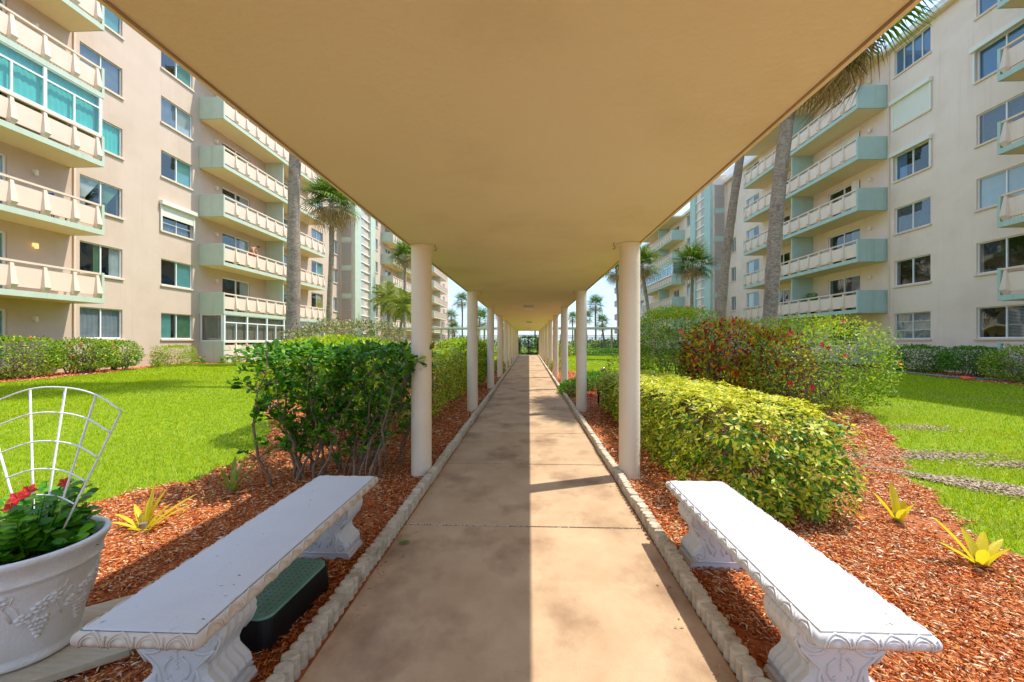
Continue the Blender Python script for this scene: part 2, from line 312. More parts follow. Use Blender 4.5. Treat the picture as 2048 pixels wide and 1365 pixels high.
def polysheet(name, poly, dz, m, step=.25, wob=.06):
    x0, x1 = min(p[0] for p in poly), max(p[0] for p in poly); y0, y1 = min(p[1] for p in poly), max(p[1] for p in poly)
    # fine strips whose ends follow the outline
    ys = np.arange(y0, y1 + step, step); rows = []
    for y in ys:
        yy = min(max(y, y0 + 1e-4), y1 - 1e-4); xs = []
        for (a, b), (c, e) in zip(poly, poly[1:] + poly[:1]):
            if (b > yy) != (e > yy): xs.append(a + (c - a) * (yy - b) / (e - b))
        xs.sort(); a, b = xs[0], xs[-1]
        wv = wob * (math.sin(y * 5.1) + math.sin(y * 11.3 + 1)) * .5
        if a < -1 and b > -2 or b <= -10: (a, b) = (a + wv, b) if b > -2 else (a, b + wv)
        else: (a, b) = (a, b + wv) if a < 2 else (a + wv, b)
        rows.append((a, b, yy))
    nu = 12; V = []; F = []
    for a, b, y in rows:
        for k in range(nu + 1): x = a + (b - a) * k / nu; V.append((x, y, g(x, y) + dz))
    for j in range(len(rows) - 1):
        for k in range(nu): q = j * (nu + 1) + k; F.append((q, q + 1, q + nu + 2, q + nu + 1))
    return ob(name, npmesh(name, V, F, m, True), kind='structure')
sheet('ground', np.concatenate([[-400, -120, -40], np.linspace(-19, 20, 14), [40, 120, 400]]), np.concatenate([[-60, -20], np.linspace(-5, 50, 12), [70, 108]]), -.06, M['sand'])
xsl = np.concatenate([np.arange(-18, -.9, .3)]); xsr = np.arange(.9, 18.7, .3)
sheet('lawn', xsl, np.arange(-4, 58, .4), 0, M['lawn']); sheet('lawn', xsr, np.arange(-4, 58, .4), 0, M['lawn'])
sheet('far_lawn', np.arange(-60, 61, 4.), np.arange(44, 76, 4.), .012, M['lawn'])
polysheet('mulch_bed', BEDL, .012, M['mulchb']); polysheet('mulch_bed', BEDR, .012, M['mulchb'])
polysheet('mulch_bed', BEDBL, .012, M['mulchb']); polysheet('mulch_bed', BEDBR, .012, M['mulchb'])
M['sandbit'] = mat('sandy_soil_crumbs', (.3, .2, .1), isl=[(0, (.20, .13, .08)), (.5, (.38, .28, .19)), (1, (.54, .43, .32))], rough=.95, spec=.1)
def crumbs():
    X = []; Yv = []
    for (a, b), (c, e) in zip(TRAIL[:-1], TRAIL[1:]):
        n = int(4200 * math.hypot(c - a, e - b)); t = rng.uniform(0, 1, n); q = rng.normal(0, 1, n) * (.085 + .04 * np.sin((a + (c - a) * t) * 6)); X.append(a + (c - a) * t + q * .4); Yv.append(b + (e - b) * t + q * .9)
    for cx, cy, rx, ry, n in ((4.75, 5.3, .5, .10, 2600), (5.7, 4.9, .3, .06, 1200), (4.0, 5.2, .2, .12, 1500), (6.3, 6.9, .3, .14, 700)):
        X.append(rng.normal(cx, rx, n)); Yv.append(rng.normal(cy, ry, n))
    x = np.concatenate(X); y = np.concatenate(Yv); n = len(x); an = rng.uniform(0, 2 * PI, n)
    V, F = scatter(T5, np.stack([x, y, G(x, y) + rng.uniform(.012, .026, n)], 1), np.stack([np.cos(an), np.sin(an), rng.normal(0, .1, n)], 1), np.tile([0, 0, 1.], (n, 1)) + rng.normal(0, .25, (n, 3)), rng.uniform(.012, .045, n), rng.uniform(.01, .032, n))
    ob('sandy_soil', npmesh('sandy_soil', V, F, M['sandbit']), kind='stuff')
crumbs()
ob('sea', MB().add([(-900, 108, -1.2), (900, 108, -1.2), (900, 1800, -1.2), (-900, 1800, -1.2)], [(0, 1, 2, 3)]).mesh('sea', M['sea']), kind='structure')

# grass blades and mulch chips
def sample(n, x0, x1, y0, y1): return rng.uniform(x0, x1, n), rng.uniform(y0, y1, n)
def frustum(x, y): return (np.abs(x) < 1.5 * y + 1.2) & (y > .6)
def grass(name, boxes, mask, m, dry=.0):
    Ps = []; Ss = []; Ws = []
    for (x0, x1, y0, y1, dens, h, wd) in boxes:
        n = int((x1 - x0) * (y1 - y0) * dens); x, y = sample(n, x0, x1, y0, y1)
        k = mask(x, y) & frustum(x, y); x, y = x[k], y[k]
        Ps.append(np.stack([x, y, G(x, y) - .004], 1)); Ss.append(h * rng.uniform(.55, 1.25, len(x))); Ws.append(wd * rng.uniform(.7, 1.3, len(x)))
    P = np.concatenate(Ps); S = np.concatenate(Ss); Wd = np.concatenate(Ws); n = len(P)
    A = np.stack([rng.normal(0, .45, n), rng.normal(0, .45, n), np.ones(n)], 1); N = rng.normal(0, 1, (n, 3)); N[:, 2] *= .2
    V, F = scatter(TB, P, A, N, S, Wd); return ob(name, npmesh(name, V, F, m), kind='stuff')
def wobm(poly, x, y): 
    return inpoly(x + .07 * np.sin(y * 9) + .04 * np.sin(y * 23 + x * 7), y + .05 * np.sin(x * 11), poly)
def patch(x, y): return (np.sin(x * 1.3 + 2) * np.sin(y * 1.1 + x * .5) + .5 * np.sin(x * 3.7 + y * 2.9))
lmL = lambda x, y: ~wobm(BEDL, x, y) & ~wobm(BEDBL, x, y)
lmR = lambda x, y: ~wobm(BEDR, x, y) & ~wobm(BEDBR, x, y) & (trail_d(x, y) > .05 + .06 * np.sin(x * 17) * np.sin(y * 13) + rng.exponential(.09, x.shape)) & ((np.hypot((x - 4.75) / .85, (y - 5.3) / .19) > 1) | (rng.uniform(0, 1, x.shape) < .3)) & ((np.hypot((x - 5.7) / .5, (y - 4.9) / .12) > 1) | (rng.uniform(0, 1, x.shape) < .35)) & ~((y > 8) & (y < 14) & (patch(x, y) > 1.15) & (rng.uniform(0, 1, x.shape) < .5))
grass('grass', [(-10, -3, 1, 5.5, 3600, .045, .0055), (-13, -3.2, 5.5, 9, 2000, .045, .008), (-17, -4, 9, 14, 1000, .05, .012), (-17.5, -2, 14, 24, 420, .05, .022), (-17, -2, 24, 41, 160, .05, .04)], lmL, M['grass'])
grass('grass', [(3, 9, 1.2, 5.5, 4200, .05, .006), (3.5, 14, 5.5, 9, 2000, .045, .008), (4, 17, 9, 14, 1000, .05, .012), (2, 16.5, 14, 24, 420, .05, .022), (2, 16, 24, 41, 160, .05, .04)], lmR, M['grass'])
grass('dry_grass', [(3.3, 9, 3, 5.2, 420, .035, .005), (3, 6, 2.3, 6.5, 260, .035, .005), (-5.5, -3, 2.5, 9, 120, .04, .005), (6, 14, 8, 13, 50, .03, .009)], lambda x, y: np.ones(x.shape, bool), M['grassdry'])
grass('dry_grass', [(6, 14, 7, 14, 260, .04, .011), (-12, -4, 8, 16, 60, .04, .012)], lambda x, y: lmL(x, y) & lmR(x, y) & (patch(x * .9, y * 1.4) > .7), M['grassdry'])
def chips(name, boxes, poly, m=None):
    Ps = []; Ss = []; Ws = []
    for (x0, x1, y0, y1, dens, h, wd) in boxes:
        n = int((x1 - x0) * (y1 - y0) * dens); x, y = sample(n, x0, x1, y0, y1)
        k = wobm(poly, x, y) & frustum(x, y); x, y = x[k], y[k]
        k = (rng.uniform(0, 1, x.shape) < .35 + .65 * (patch(x * 1.6, y * 1.6) < .85)); x, y = x[k], y[k]
        Ps.append(np.stack([x, y, G(x, y) + .016 + rng.uniform(0, .016, len(x))], 1)); Ss.append(h * rng.uniform(.4, 1.5, len(x)) ** 1.2); Ws.append(wd * rng.uniform(.5, 1.7, len(x)))
    P = np.concatenate(Ps); S = np.concatenate(Ss); Wd = np.concatenate(Ws); n = len(P)
    an = rng.uniform(0, 2 * PI, n); A = np.stack([np.cos(an), np.sin(an), rng.normal(0, .17, n)], 1); N = np.stack([rng.normal(0, .4, n), rng.normal(0, .4, n), np.ones(n)], 1)
    V, F = scatter(TS, P, A, N, S, Wd); return ob(name, npmesh(name, V, F, m or M['chip']), kind='stuff')
chips('mulch', [(-4.2, -1, .6, 3, 5400, .038, .0062), (-4.2, -1, 3, 5.5, 3200, .04, .008), (-6.5, -1, 5.5, 10, 1200, .05, .012), (-6.5, -1, 10, 20, 300, .06, .022)], BEDL)
chips('mulch', [(.9, 3.8, .6, 3, 5400, .038, .0062), (.9, 5, 3, 5.5, 3200, .04, .008), (.9, 7.5, 5.5, 10, 1200, .05, .012), (.9, 7.5, 10, 20, 300, .06, .022)], BEDR)
chips('mulch', [(-17.9, -14.8, 9, 24, 160, .07, .03)], BEDBL); chips('mulch', [(14.8, 18.5, 9, 24, 160, .07, .03)], BEDBR)
M['chippale'] = mat('mulch_chip_faded', None or (.3, .1, .04), isl=[(0, (.40, .20, .10)), (.6, (.66, .42, .24)), (1, (.80, .66, .48))], rough=.9, spec=.1)
chips('faded_mulch', [(-4.2, -1, .6, 5.5, 130, .05, .009), (-6.5, -1, 5.5, 10, 60, .055, .013)], BEDL, M['chippale']); chips('faded_mulch', [(.9, 5, .6, 5.5, 420, .052, .010), (.9, 7.5, 5.5, 10, 130, .06, .014)], BEDR, M['chippale'])
# loose leaf litter on the beds
for nm, bx_, pl in (('leaf_litter', (-4, -1, 3, 12), BEDL), ('leaf_litter', (1, 5, 2.4, 10), BEDR)):
    x, y = sample(420, *bx_); k = inpoly(x, y, pl); x, y = x[k], y[k]; n = len(x)
    V, F = scatter(T5, np.stack([x, y, G(x, y) + .04], 1), np.stack([rng.normal(0, 1, n), rng.normal(0, 1, n), rng.normal(0, .2, n)], 1), np.stack([rng.normal(0, .3, n), rng.normal(0, .3, n), np.ones(n)], 1), rng.uniform(.02, .045, n), rng.uniform(.01, .022, n))
    ob(nm, npmesh(nm, V, F, M['leafvar']), kind='stuff')

# ------------------------------------------------------------------ path
path = bpy.data.objects.new('path', None); COL.objects.link(path); path['kind'] = 'structure'
ys = [3.10 + 1.57 * k for k in range(-3, 24)]; ys = [y for y in ys if y < 40]; ys.append(40.3)
for y0, y1 in zip(ys[:-1], ys[1:]):
    ob('slab', MB().box(-.946, .862, y0 + .009, y1 - .009, -.1, 0).mesh('slab', M['path'], bevel=.004), path, label='slab of the covered walk' if False else None)
ob('joint', MB().box(-.94, .855, -1.5, 40.2, -.09, -.006).mesh('joint', M['joint']), path)
# exposed-aggregate strip by the first joint
mb = MB(); rr = random.Random(5)
for i in range(260):
    x = rr.uniform(-.93, -.02 if rr.random() < .75 else .85); y = 3.10 + rr.gauss(0, .006); mb.ball((x, y, .0), rr.uniform(.002, .005), 5, 3)
ob('joint_gravel', mb.mesh('joint_gravel', mat('shell_grit', (.62, .57, .46), rough=.8)), path, kind='stuff')

# scalloped edging
def lobe(seed):
    r = random.Random(seed); mb = MB(); n = 10; V = []
    h = .082 + r.uniform(-.004, .004); tilt = (r.uniform(-.05, .05), r.uniform(-.05, .05))
    for (s, z) in ((1, -.06), (1.0, h * .9), (.93, h * .985), (.6, h), (0.001, h - .001)):
        for k in range(n):
            a = 2 * PI * k / n; rx = .038 * s * (1 + r.uniform(-.05, .05) * (z > 0)); ry = .033 * s
            V.append((rx * math.cos(a), ry * math.sin(a), z + tilt[0] * rx * math.cos(a) * (z > 0)))
    F = [(i * n + k, i * n + (k + 1) % n, (i + 1) * n + (k + 1) % n, (i + 1) * n + k) for i in range(4) for k in range(n)]
    return mb.add(V, F).mesh('edging_stone', M['edging'])
lobes = [lobe(i) for i in range(7)]
for sx, lab in ((-.992, 'scalloped concrete edging along the left side of the walk'), (.905, 'scalloped concrete edging along the right side of the walk')):
    t = thing('path_edging', lab, 'edging', (sx, .5, 0)); rr = random.Random(int(sx * 10))
    n = 0; y = .75; brk = 0
    while n < 160:
        if n % 8 == 0: brk = rr.uniform(-.005, .005); y += .004
        ob('edging_stone', lobes[rr.randrange(7)], t, (brk + rr.uniform(-.002, .002), y - .5, rr.uniform(-.004, .004)), (rr.uniform(-.03, .03), rr.uniform(-.04, .04), rr.uniform(-.2, .2)))
        y += .0575; n += 1
    mb = MB()
    while y < 40.2:
        L2 = .46; mb.box(-.036 + rr.uniform(-.004, .004), .036 + rr.uniform(-.004, .004), y - .5, y - .5 + L2 - .006, -.06, .076 + rr.uniform(-.006, .006))
        for k in range(8): mb.lathe([(.037, -.05), (.038, .074), (.03, .081)], 7, (0, y - .5 + .03 + k * .0575, 0))
        y += L2
    ob('far_edging', mb.mesh('far_edging', M['edging']), t, kind='stuff')

# ------------------------------------------------------------------ covered walkway
cw = thing('covered_walkway', 'long flat-roofed concrete canopy over the central walk, carried by two rows of round cream columns', 'covered walkway')
RZ = 2.40
ob('roof', MB().box(-1.275, 1.16, -4, 40.6, RZ, RZ + .2).mesh('roof', M['ceil'], bevel=.01), cw)
for x0, x1 in ((-1.245, -1.235), (1.118, 1.128)):
    ob('drip_edge', MB().box(x0, x1, -3.9, 40.5, RZ - .006, RZ + .02).mesh('drip_edge', M['groove']), cw)
for k in range(10):
    ob('pour_joint', MB().box(-1.22, 1.10, 4.28 + 3.9 * k - .003, 4.28 + 3.9 * k + .003, RZ - .0004, RZ + .01).mesh('pour_joint', M['ceil']), cw)
cmesh = MB().lathe([(.106, -.1), (.106, .4), (.1055, 1.2), (.106, RZ)], 40, cap=False)
cm = cmesh.mesh('column', M['colm'], True)
for k in range(-1, 10):
    for x in (-1.133, 1.036): ob('column', cm, cw, (x, 4.28 + 3.9 * k, -.02))
mb = MB(); mb.lathe([(.122, RZ - .004), (.112, RZ - .012), (.106, RZ - .03)], 40, cap=False)
for k in range(0, 10):
    for x in (-1.133, 1.036): ob('cap_ring', bpy.data.meshes.get('cap_ring') or mb.mesh('cap_ring', M['colm'], True), cw, (x, 4.28 + 3.9 * k, 0))
for i, y in enumerate((11.7, 21.4, 31.2)):
    t = thing('ceiling_light', ('nearest', 'middle', 'farthest')[i] + ' white box light fixed under the walkway roof', 'ceiling light', (0, y, RZ), group='lights under the walkway roof')
    ob('housing', MB().box(-.15, .15, -.3, .3, -.05, .0).mesh('housing', M['lampw'], bevel=.008), t)
    ob('diffuser', MB().box(-.135, .135, -.28, .28, -.085, -.05).mesh('diffuser', M['white'], bevel=.012), t)
hk = MB().tube([(0, 0, 0), (0, 0, -.03), (.012, 0, -.045), (.014, 0, -.06), (0, 0, -.068), (-.01, 0, -.06)], .003, 6).mesh('ceiling_hook', M['hook'])
for x, y, lab in ((-.97, 4.2, 'small dark hook in the canopy ceiling beside the first left column'), (.86, 4.2, 'small dark hook in the canopy ceiling beside the first right column'),
                  (-.95, 8.1, 'small dark hook in the ceiling beside the second left column'), (.88, 8.1, 'small dark hook in the ceiling beside the second right column')):
    o = ob('ceiling_hook', hk, None, (x, y, RZ)); tag(o, lab, 'hook', 'ceiling hooks')

# cross canopy, fence, gate
cc = thing('cross_canopy', 'low flat pale canopy on thin posts crossing behind the end of the walk', 'canopy', (0, 41.5, 0))
for x0, x1 in ((-16.4, -1.3), (1.2, 16.9)):
    ob('roof', MB().box(x0, x1, -.5, 1.9, 2.6, 2.78).mesh('roof', mat('canopy_edge', (.58, .58, .50), rough=.8), bevel=.01), cc)
pc = MB().lathe([(.1, -.1), (.1, 2.6)], 20, cap=False).mesh('post', M['colm'], True)
for x in (-12.7, -8.9, -5.0, 5.3, 9.1, 12.9): ob('post', pc, cc, (x, -.2, 0))
for x in (-12.3, -8.5, -4.7, 4.8, 8.6, 12.3): ob('post', pc, cc, (x, 1.6, 0))
for x0, x1, lab in ((-13.6, -1.25, 'black picket fence left of the gate, behind the cross canopy'), (1.2, 14.2, 'black picket fence right of the gate, behind the cross canopy')):
    t = thing('fence', lab, 'fence', (x0, 43.8, 0)); wd = x1 - x0; mb = MB(); x = .06
    while x < wd: mb.box(x - .013, x + .013, -.013, .013, .05, 2.02); x += .115
    ob('pickets', mb.mesh('pickets', M['black']), t, kind='stuff')
    for z in (.15, 1.72, 1.93): ob('rail', MB().box(0, wd, -.02, .02, z, z + .04).mesh('rail', M['black']), t)
    pm = MB().box(-.035, .035, -.035, .035, 0, 2.12).mesh('fence_post', M['black'])
    for k in range(7): ob('fence_post', pm, t, (wd * k / 6, 0, 0))
t = thing('gate', 'black barred double gate closing the far end of the walk', 'gate', (-.04, 40.7, 0))
for sx in (-1, 1):
    lf = ob('gate_leaf', MB().box(0, .99, -.02, .02, .05, .1).box(0, .99, -.02, .02, 1.95, 2.0).box(0, .99, -.02, .02, 1.7, 1.74).box(0, .045, -.02, .02, .1, 1.95).box(.945, .99, -.02, .02, .1, 1.95).mesh('gate_leaf', M['black']), t, (0.005 if sx > 0 else -.995, 0, 0))
    mb = MB()
    for k in range(9): mb.box(.1 + k * .1 - .009, .1 + k * .1 + .009, -.009, .009, .05, 2.1)
    ob('bars', mb.mesh('bars', M['black']), lf, kind='stuff')

# ------------------------------------------------------------------ apartment buildings
B0 = 2.87; FH = 2.65
def Bk(k): return B0 + FH * (k - 2)
cache = {}
def cm_(key, fn):
    if key not in cache: cache[key] = fn()
    return cache[key]
def drape(wd, h, style, m, o):
    mb = MB()
    if style == 'slat':
        n = int(h / .055)
        for i in range(n): z = i * h / n; mb.add([(0, 0, z), (0, wd, z), (-o * .03, wd, z + .035), (-o * .03, 0, z + .035)], [(0, 1, 2, 3)])
    else:
        n = int(wd / (.09 if style == 'blind' else .05)); V = []; F = []
        for i in range(n + 1):
            y = wd * i / n; a = (.012 if style == 'blind' else .03) * (1 if i % 2 else -1)
            y2 = y
            if style == 'tie': y2 = y * (.35 + .0)    # gathered low to one side
            V += [(a, y2 if style == 'tie' else y, 0), (a, (y * .35) if style == 'tie' else y, h * .35), (a, y, h)]
        for i in range(n): q = i * 3; F += [(q, q + 3, q + 4, q + 1), (q + 1, q + 4, q + 5, q + 2)]
        mb.add(V, F)
    return mb.mesh('curtain', m)
def window(P, o, y0, y1, z0, z1, frame='white', style=('fold', 'curtw', 1.0), n=2, gl='glass', sill=True, muntin=0, name='window', deep=.07, extra=None):
    wd, h = y1 - y0, z1 - z0; b = .045 if name == 'window' else .07
    def mk():
        mb = MB()
        for (a, c, d, e) in ((0, wd, 0, b), (0, wd, h - b, h), (0, b, b, h - b), (wd - b, wd, b, h - b)): mb.box(-o * .05, 0, a, c, d, e)
        for i in range(1, n): y = wd * i / n; mb.box(-o * .055, o * .003, y - b * .6, y + b * .6, b, h - b)
        for j in range(1, muntin + 1): z = h * j / (muntin + 1); mb.box(-o * .045, -o * .002, b, wd - b, z - .014, z + .014)
        return mb.mesh(name, M[frame])
    wobj = ob(name, cm_((name, round(wd, 2), round(h, 2), frame, n, muntin, o), mk), P, (-o * deep, y0, z0))
    pm = cm_(('pane', round(wd / n, 2), round(h, 2), gl), lambda: MB().add([(0, .01, .01), (0, wd / n - .01, .01), (0, wd / n - .01, h - .01), (0, .01, h - .01)], [(0, 1, 2, 3) if o > 0 else (3, 2, 1, 0)]).mesh('pane', M[gl]))
    for i in range(n): ob('pane', pm, wobj, (-o * (.02 + .012 * (i % 2)), wd * i / n, 0))
    for st in ([style] if style and not isinstance(style, list) else (style or [])):
        s, mm, fr = st[:3]; off = st[3] if len(st) > 3 else 0
        cmx = cm_(('c', s, mm, round(wd * fr, 2), round(h, 2), o), lambda: drape(wd * fr, h, s, M[mm], o))
        ob('curtain', cmx, wobj, (-o * .075, wd * off, 0))
    if sill:
        sm = cm_(('sill', round(wd, 2), o), lambda: MB().box(-o * .02, o * (.07 + deep), -.05, wd + .05, -.09, -.002).mesh('sill', M['trim'], bevel=.006))
        ob('sill', sm, wobj)
    return wobj
def building(name, W, o, S, label):
    R = thing(name, label, 'apartment building', (W, 0, 0)); D = S['depth']; left = o > 0
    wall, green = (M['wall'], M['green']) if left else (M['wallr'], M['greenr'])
    ops = []; wins = []
    def add(y0, y1, z0, z1, **k): ops.append((y0, y1, z0, z1)); wins.append((y0, y1, z0, z1, k))
    for k in range(1, 7):
        zt = Bk(k + 1) - .09 if k < 6 else Bk(7) - .10; zb = zt - 1.27
        for nm in ('w0', 'w1', 'w2', 'w3', 'w4', 'w5', 'w6', 'w7', 'w8'):
            if nm not in S: continue
            y0, y1 = S[nm][:2]; kw = dict(S['over'].get((nm, k), S['def'].get(nm, {}))); hh = kw.pop('hh', 0)
            add(y0, y1, zb + hh, zt, **kw)
        for nm in ('d0', 'd1', 'd2', 'd3', 'd4', 'd5'):
            if nm not in S: continue
            y0, y1 = S[nm][:2]; kw = dict(S['over'].get((nm, k), S['def'].get(nm, {})))
            add(y0, y1, Bk(k) + .19, Bk(k) + 2.28, name='sliding_door', sill=False, **kw)
    Y0, Y1 = S['span']; Z0, Z1 = -.4, Bk(7)
    ysx = sorted({Y0, Y1} | {a for q in ops for a in q[:2]}); zsx = sorted({Z0, Z1} | {a for q in ops for a in q[2:]})
    mb = MB()
    for a, b in zip(ysx[:-1], ysx[1:]):
        zrun = None
        col = [q for q in ops if q[0] <= a + 1e-6 and q[1] >= b - 1e-6]
        segs = []; z = Z0
        for q in sorted(col, key=lambda q: q[2]): segs.append((z, q[2])); z = q[3]
        segs.append((z, Z1))
        for c, d in segs:
            if d - c > 1e-4: mb.add([(0, a, c), (0, b, c), (0, b, d), (0, a, d)], [(0, 1, 2, 3) if left else (3, 2, 1, 0)])
    for (a, b, c, d) in ops:
        q = -o * .3
        mb.add([(0, a, c), (q, a, c), (q, a, d), (0, a, d)], [(0, 1, 2, 3)]); mb.add([(0, b, c), (q, b, c), (q, b, d), (0, b, d)], [(0, 1, 2, 3)])
        mb.add([(0, a, c), (0, b, c), (q, b, c), (q, a, c)], [(0, 1, 2, 3)]); mb.add([(0, a, d), (0, b, d), (q, b, d), (q, a, d)], [(0, 1, 2, 3)])
    for y in (Y0, Y1): mb.add([(0, y, Z0), (-o * 13, y, Z0), (-o * 13, y, Z1), (0, y, Z1)], [(0, 1, 2, 3)])
    mb.add([(-o * 13, Y0, Z0), (-o * 13, Y1, Z0), (-o * 13, Y1, Z1), (-o * 13, Y0, Z1)], [(0, 1, 2, 3)])
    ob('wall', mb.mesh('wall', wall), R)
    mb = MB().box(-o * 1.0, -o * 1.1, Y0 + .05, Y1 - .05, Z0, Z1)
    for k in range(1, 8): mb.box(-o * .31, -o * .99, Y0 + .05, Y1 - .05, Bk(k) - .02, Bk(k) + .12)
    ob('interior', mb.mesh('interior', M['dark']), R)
    # roof with overhangs above the balconies
    mb = MB().box(-o * 13, o * .28, Y0 - .3, Y1 + .3, Bk(7), Bk(7) + .3)
    ob('roof', mb.mesh('roof', [M['soffit'], M['roof']]), R)
    rf = MB().box(o * .28, o * .32, Y0 - .3, Y1 + .3, Bk(7) + .06, Bk(7) + .34); ob('fascia', rf.mesh('fascia', M['roof']), R)
    for (a, b) in [(q[0], q[1]) for q in S['balc']]:
        e = ob('roof_overhang', MB().box(o * .33, o * (D + .15), a - .1, b + .1, Bk(7) + .002, Bk(7) + .2).mesh('roof_overhang', M['soffit']), R)
        ob('fascia', MB().box(o * (D + .15), o * (D + .19), a - .14, b + .14, Bk(7) - .01, Bk(7) + .24).mesh('fascia', M['roof']), e)
    for (y0, y1, z0, z1, kw) in wins:
        kw = dict(kw); sh = kw.pop('shutter', None); wo = window(R, o, y0, y1, z0, z1, **kw)
        wd, h = y1 - y0, z1 - z0
        if sh is not None:
            ob('shutter_box', cm_(('sb', round(wd, 2), o), lambda: MB().box(o * .002, o * .17, -.12, wd + .12, 0, .2).mesh('shutter_box', M['shut'], bevel=.01)), wo, (o * .09, 0, h - .03))
            for yy in (-.08, wd): ob('track', cm_(('tr', round(h, 2), o), lambda: MB().box(o * .002, o * .06, 0, .08, -.05, h - .035).mesh('track', M['shut'])), wo, (o * .09, yy, 0))
            if sh > 0:
                hh = h * sh; mb = MB(); n = int(hh / .05)
                for i in range(n): z = h - hh + hh * i / n; mb.box(o * .01, o * .035, 0, wd, z + .004, z + hh / n)
                ob('shutter', mb.mesh('shutter', M['shut']), wo, (o * .09, 0, 0))
        if kw.get('name') == 'sliding_door' and (name, y0, z0) in ACC:
            f0, f1 = ACC[(name, y0, z0)]; V = []; F = []; n = int((f1 - f0) * wd / .09)
            for i in range(n + 1): yv = f0 * wd + (f1 - f0) * wd * i / n; V += [(o * (.02 + .05 * (i % 2)), yv, 0), (o * (.02 + .05 * (i % 2)), yv, h)]
            for i in range(n): F.append((2 * i, 2 * i + 2, 2 * i + 3, 2 * i + 1))
            ob('accordion_shutter', MB().add(V, F).mesh('accordion_shutter', M['shut']), wo, (o * .09, 0, 0))
    # balconies
    post = cm_(('post', o), lambda: None)
    def mkpost():
        mb = MB(); V = []
        for (z, w2, d) in ((0, .055, .09), (.2, .12, .2), (.93, .055, .09)):
            V += [(-o * .06, -w2, z), (o * (d - .06), -w2 * .82, z), (o * (d - .06), w2 * .82, z), (-o * .06, w2, z)]
        F = []
        for i in range(2):
            for k in range(4): F.append((i * 4 + k, i * 4 + (k + 1) % 4, i * 4 + 4 + (k + 1) % 4, i * 4 + 4 + k))
        F += [(3, 2, 1, 0), (8, 9, 10, 11)]; return mb.add(V, F).mesh('post', M['trim'])
    post = mkpost()
    for (y0, y1, divs, near, far, kmin, tail) in S['balc']:
        n = round((y1 - y0) / .92); st = (y1 - y0 - .16) / n
        panel = MB().box(-o * .04, o * .03, .07, st - .07, .14, .80).mesh('panel', M['trim'] if left else wall)
        for k in range(kmin, 7):
            z = Bk(k); T = .16
            bal = ob('balcony', MB().box(o * .003, o * (D - .03), y0 + .02, y1 - .02, z - z, T).mesh('balcony', M['soffit']), R, (0, 0, z))
            ob('fascia', cm_(('fa', o, y0), lambda: MB().box(o * (D - .03), o * D, y0, y1, -.012, T + .02).box(o * .003, o * (D - .03), y1 - .02, y1, -.012, T + .02).box(o * .003, o * (D - .03), y0, y0 + .02, -.012, T + .02).mesh('fascia', green)), bal)
            ep = cm_(('ep', o), lambda: MB().box(o * .004, o * (D + .004), 0, .1, -.008, 1.17).mesh('end_panel', green, bevel=.008))
            if near: ob('end_panel', ep, bal, (0, y0 - .02, 0))
            cp = cm_(('cp', o), lambda: MB().box(o * (D - .14), o * (D + .004), 0, .1, -.008, 1.17).mesh('corner_post', green, bevel=.008))
            if far: ob('corner_post', cp, bal, (0, y1 - .08, 0))
            ob('handrail', cm_(('hr', o, y0), lambda: MB().box(o * (D - .12), o * (D - .02), y0 + .08, y1 - .08, 1.085, 1.155).mesh('handrail', M['trim'])), bal)
            if far: ob('handrail', cm_(('hs', o), lambda: MB().box(o * .01, o * (D - .15), -.08, -.0, 1.085, 1.155).mesh('handrail', M['trim'])), bal, (0, y1, 0))
            if tail == 'each':
                for i in range(n):
                    ob('panel', panel, bal, (o * (D - .09), y0 + .08 + i * st, T))
                    if i: ob('post', post, bal, (o * (D - .07), y0 + .08 + i * st, T))
                ob('post', post, bal, (o * (D - .07), y1 - .2 if far else y1 - .1, T))
            else:
                def mk():
                    mb = MB()
                    for i in range(n):
                        yy = y0 + .08 + i * st; mb.box(o * (D - .13), o * (D - .06), yy + .07, yy + st - .07, .30, .96)
                        mb.box(o * (D - .13), o * (D + .05), yy - .05, yy + .05, .16, 1.085)
                    return mb.mesh('railing', M['trim'])
                ob('railing', cm_(('rl', o, y0), mk), bal, kind='stuff')
            for d in divs:
                if k < 7: ob('divider', cm_(('dv', o), lambda: MB().box(o * .005, o * (D - .16), 0, .09, .16, FH - .005).mesh('divider', green)), bal, (0, d, 0))
            if (y0, k) in S['enc'] or ('B', k) in S['enc'] and near and y0 < 30 or ('C', k) in S['enc'] and y0 > 40 and y0 < 60 or ('A', k) in S['enc'] and y0 < 10:
                key = 'A' if y0 < 10 else ('B' if y0 < 30 else 'C'); mm, gg, fr = S['enc'][(key, k)]
                zb, zt = (1.16, FH - .01); na = max(2, round((y1 - y0) / 1.8)); sw = (y1 - y0 - .2) / na; ax = D - .1
                mb = MB()
                for i in range(na + 1): mb.box(o * ax, o * (ax + .08), y0 + .1 + i * sw - .05, y0 + .1 + i * sw + .05, zb, zt)
                for i in range(na): mb.box(o * ax, o * (ax + .07), y0 + .1 + (i + .5) * sw - .03, y0 + .1 + (i + .5) * sw + .03, zb + .04, zt - .42)
                for za, zc in ((zb, zb + .07), (zt - .46, zt - .40), (zt - .05, zt)): mb.box(o * ax, o * (ax + .075), y0 + .1, y1 - .1, za, zc)
                if near: mb.box(o * .05, o * ax, y0 + .02, y0 + .08, zb, zb + .07).box(o * .05, o * ax, y0 + .02, y0 + .08, zt - .06, zt).box(o * .05, o * .12, y0 + .02, y0 + .08, zb + .07, zt - .06).box(o * (ax - .08), o * ax, y0 + .02, y0 + .08, zb + .07, zt - .06)
                if far: mb.box(o * .05, o * (ax + .02), y1 - .10, y1 - .04, zb, zt)
                e = ob('enclosure', mb.mesh('enclosure', M[fr]), bal)
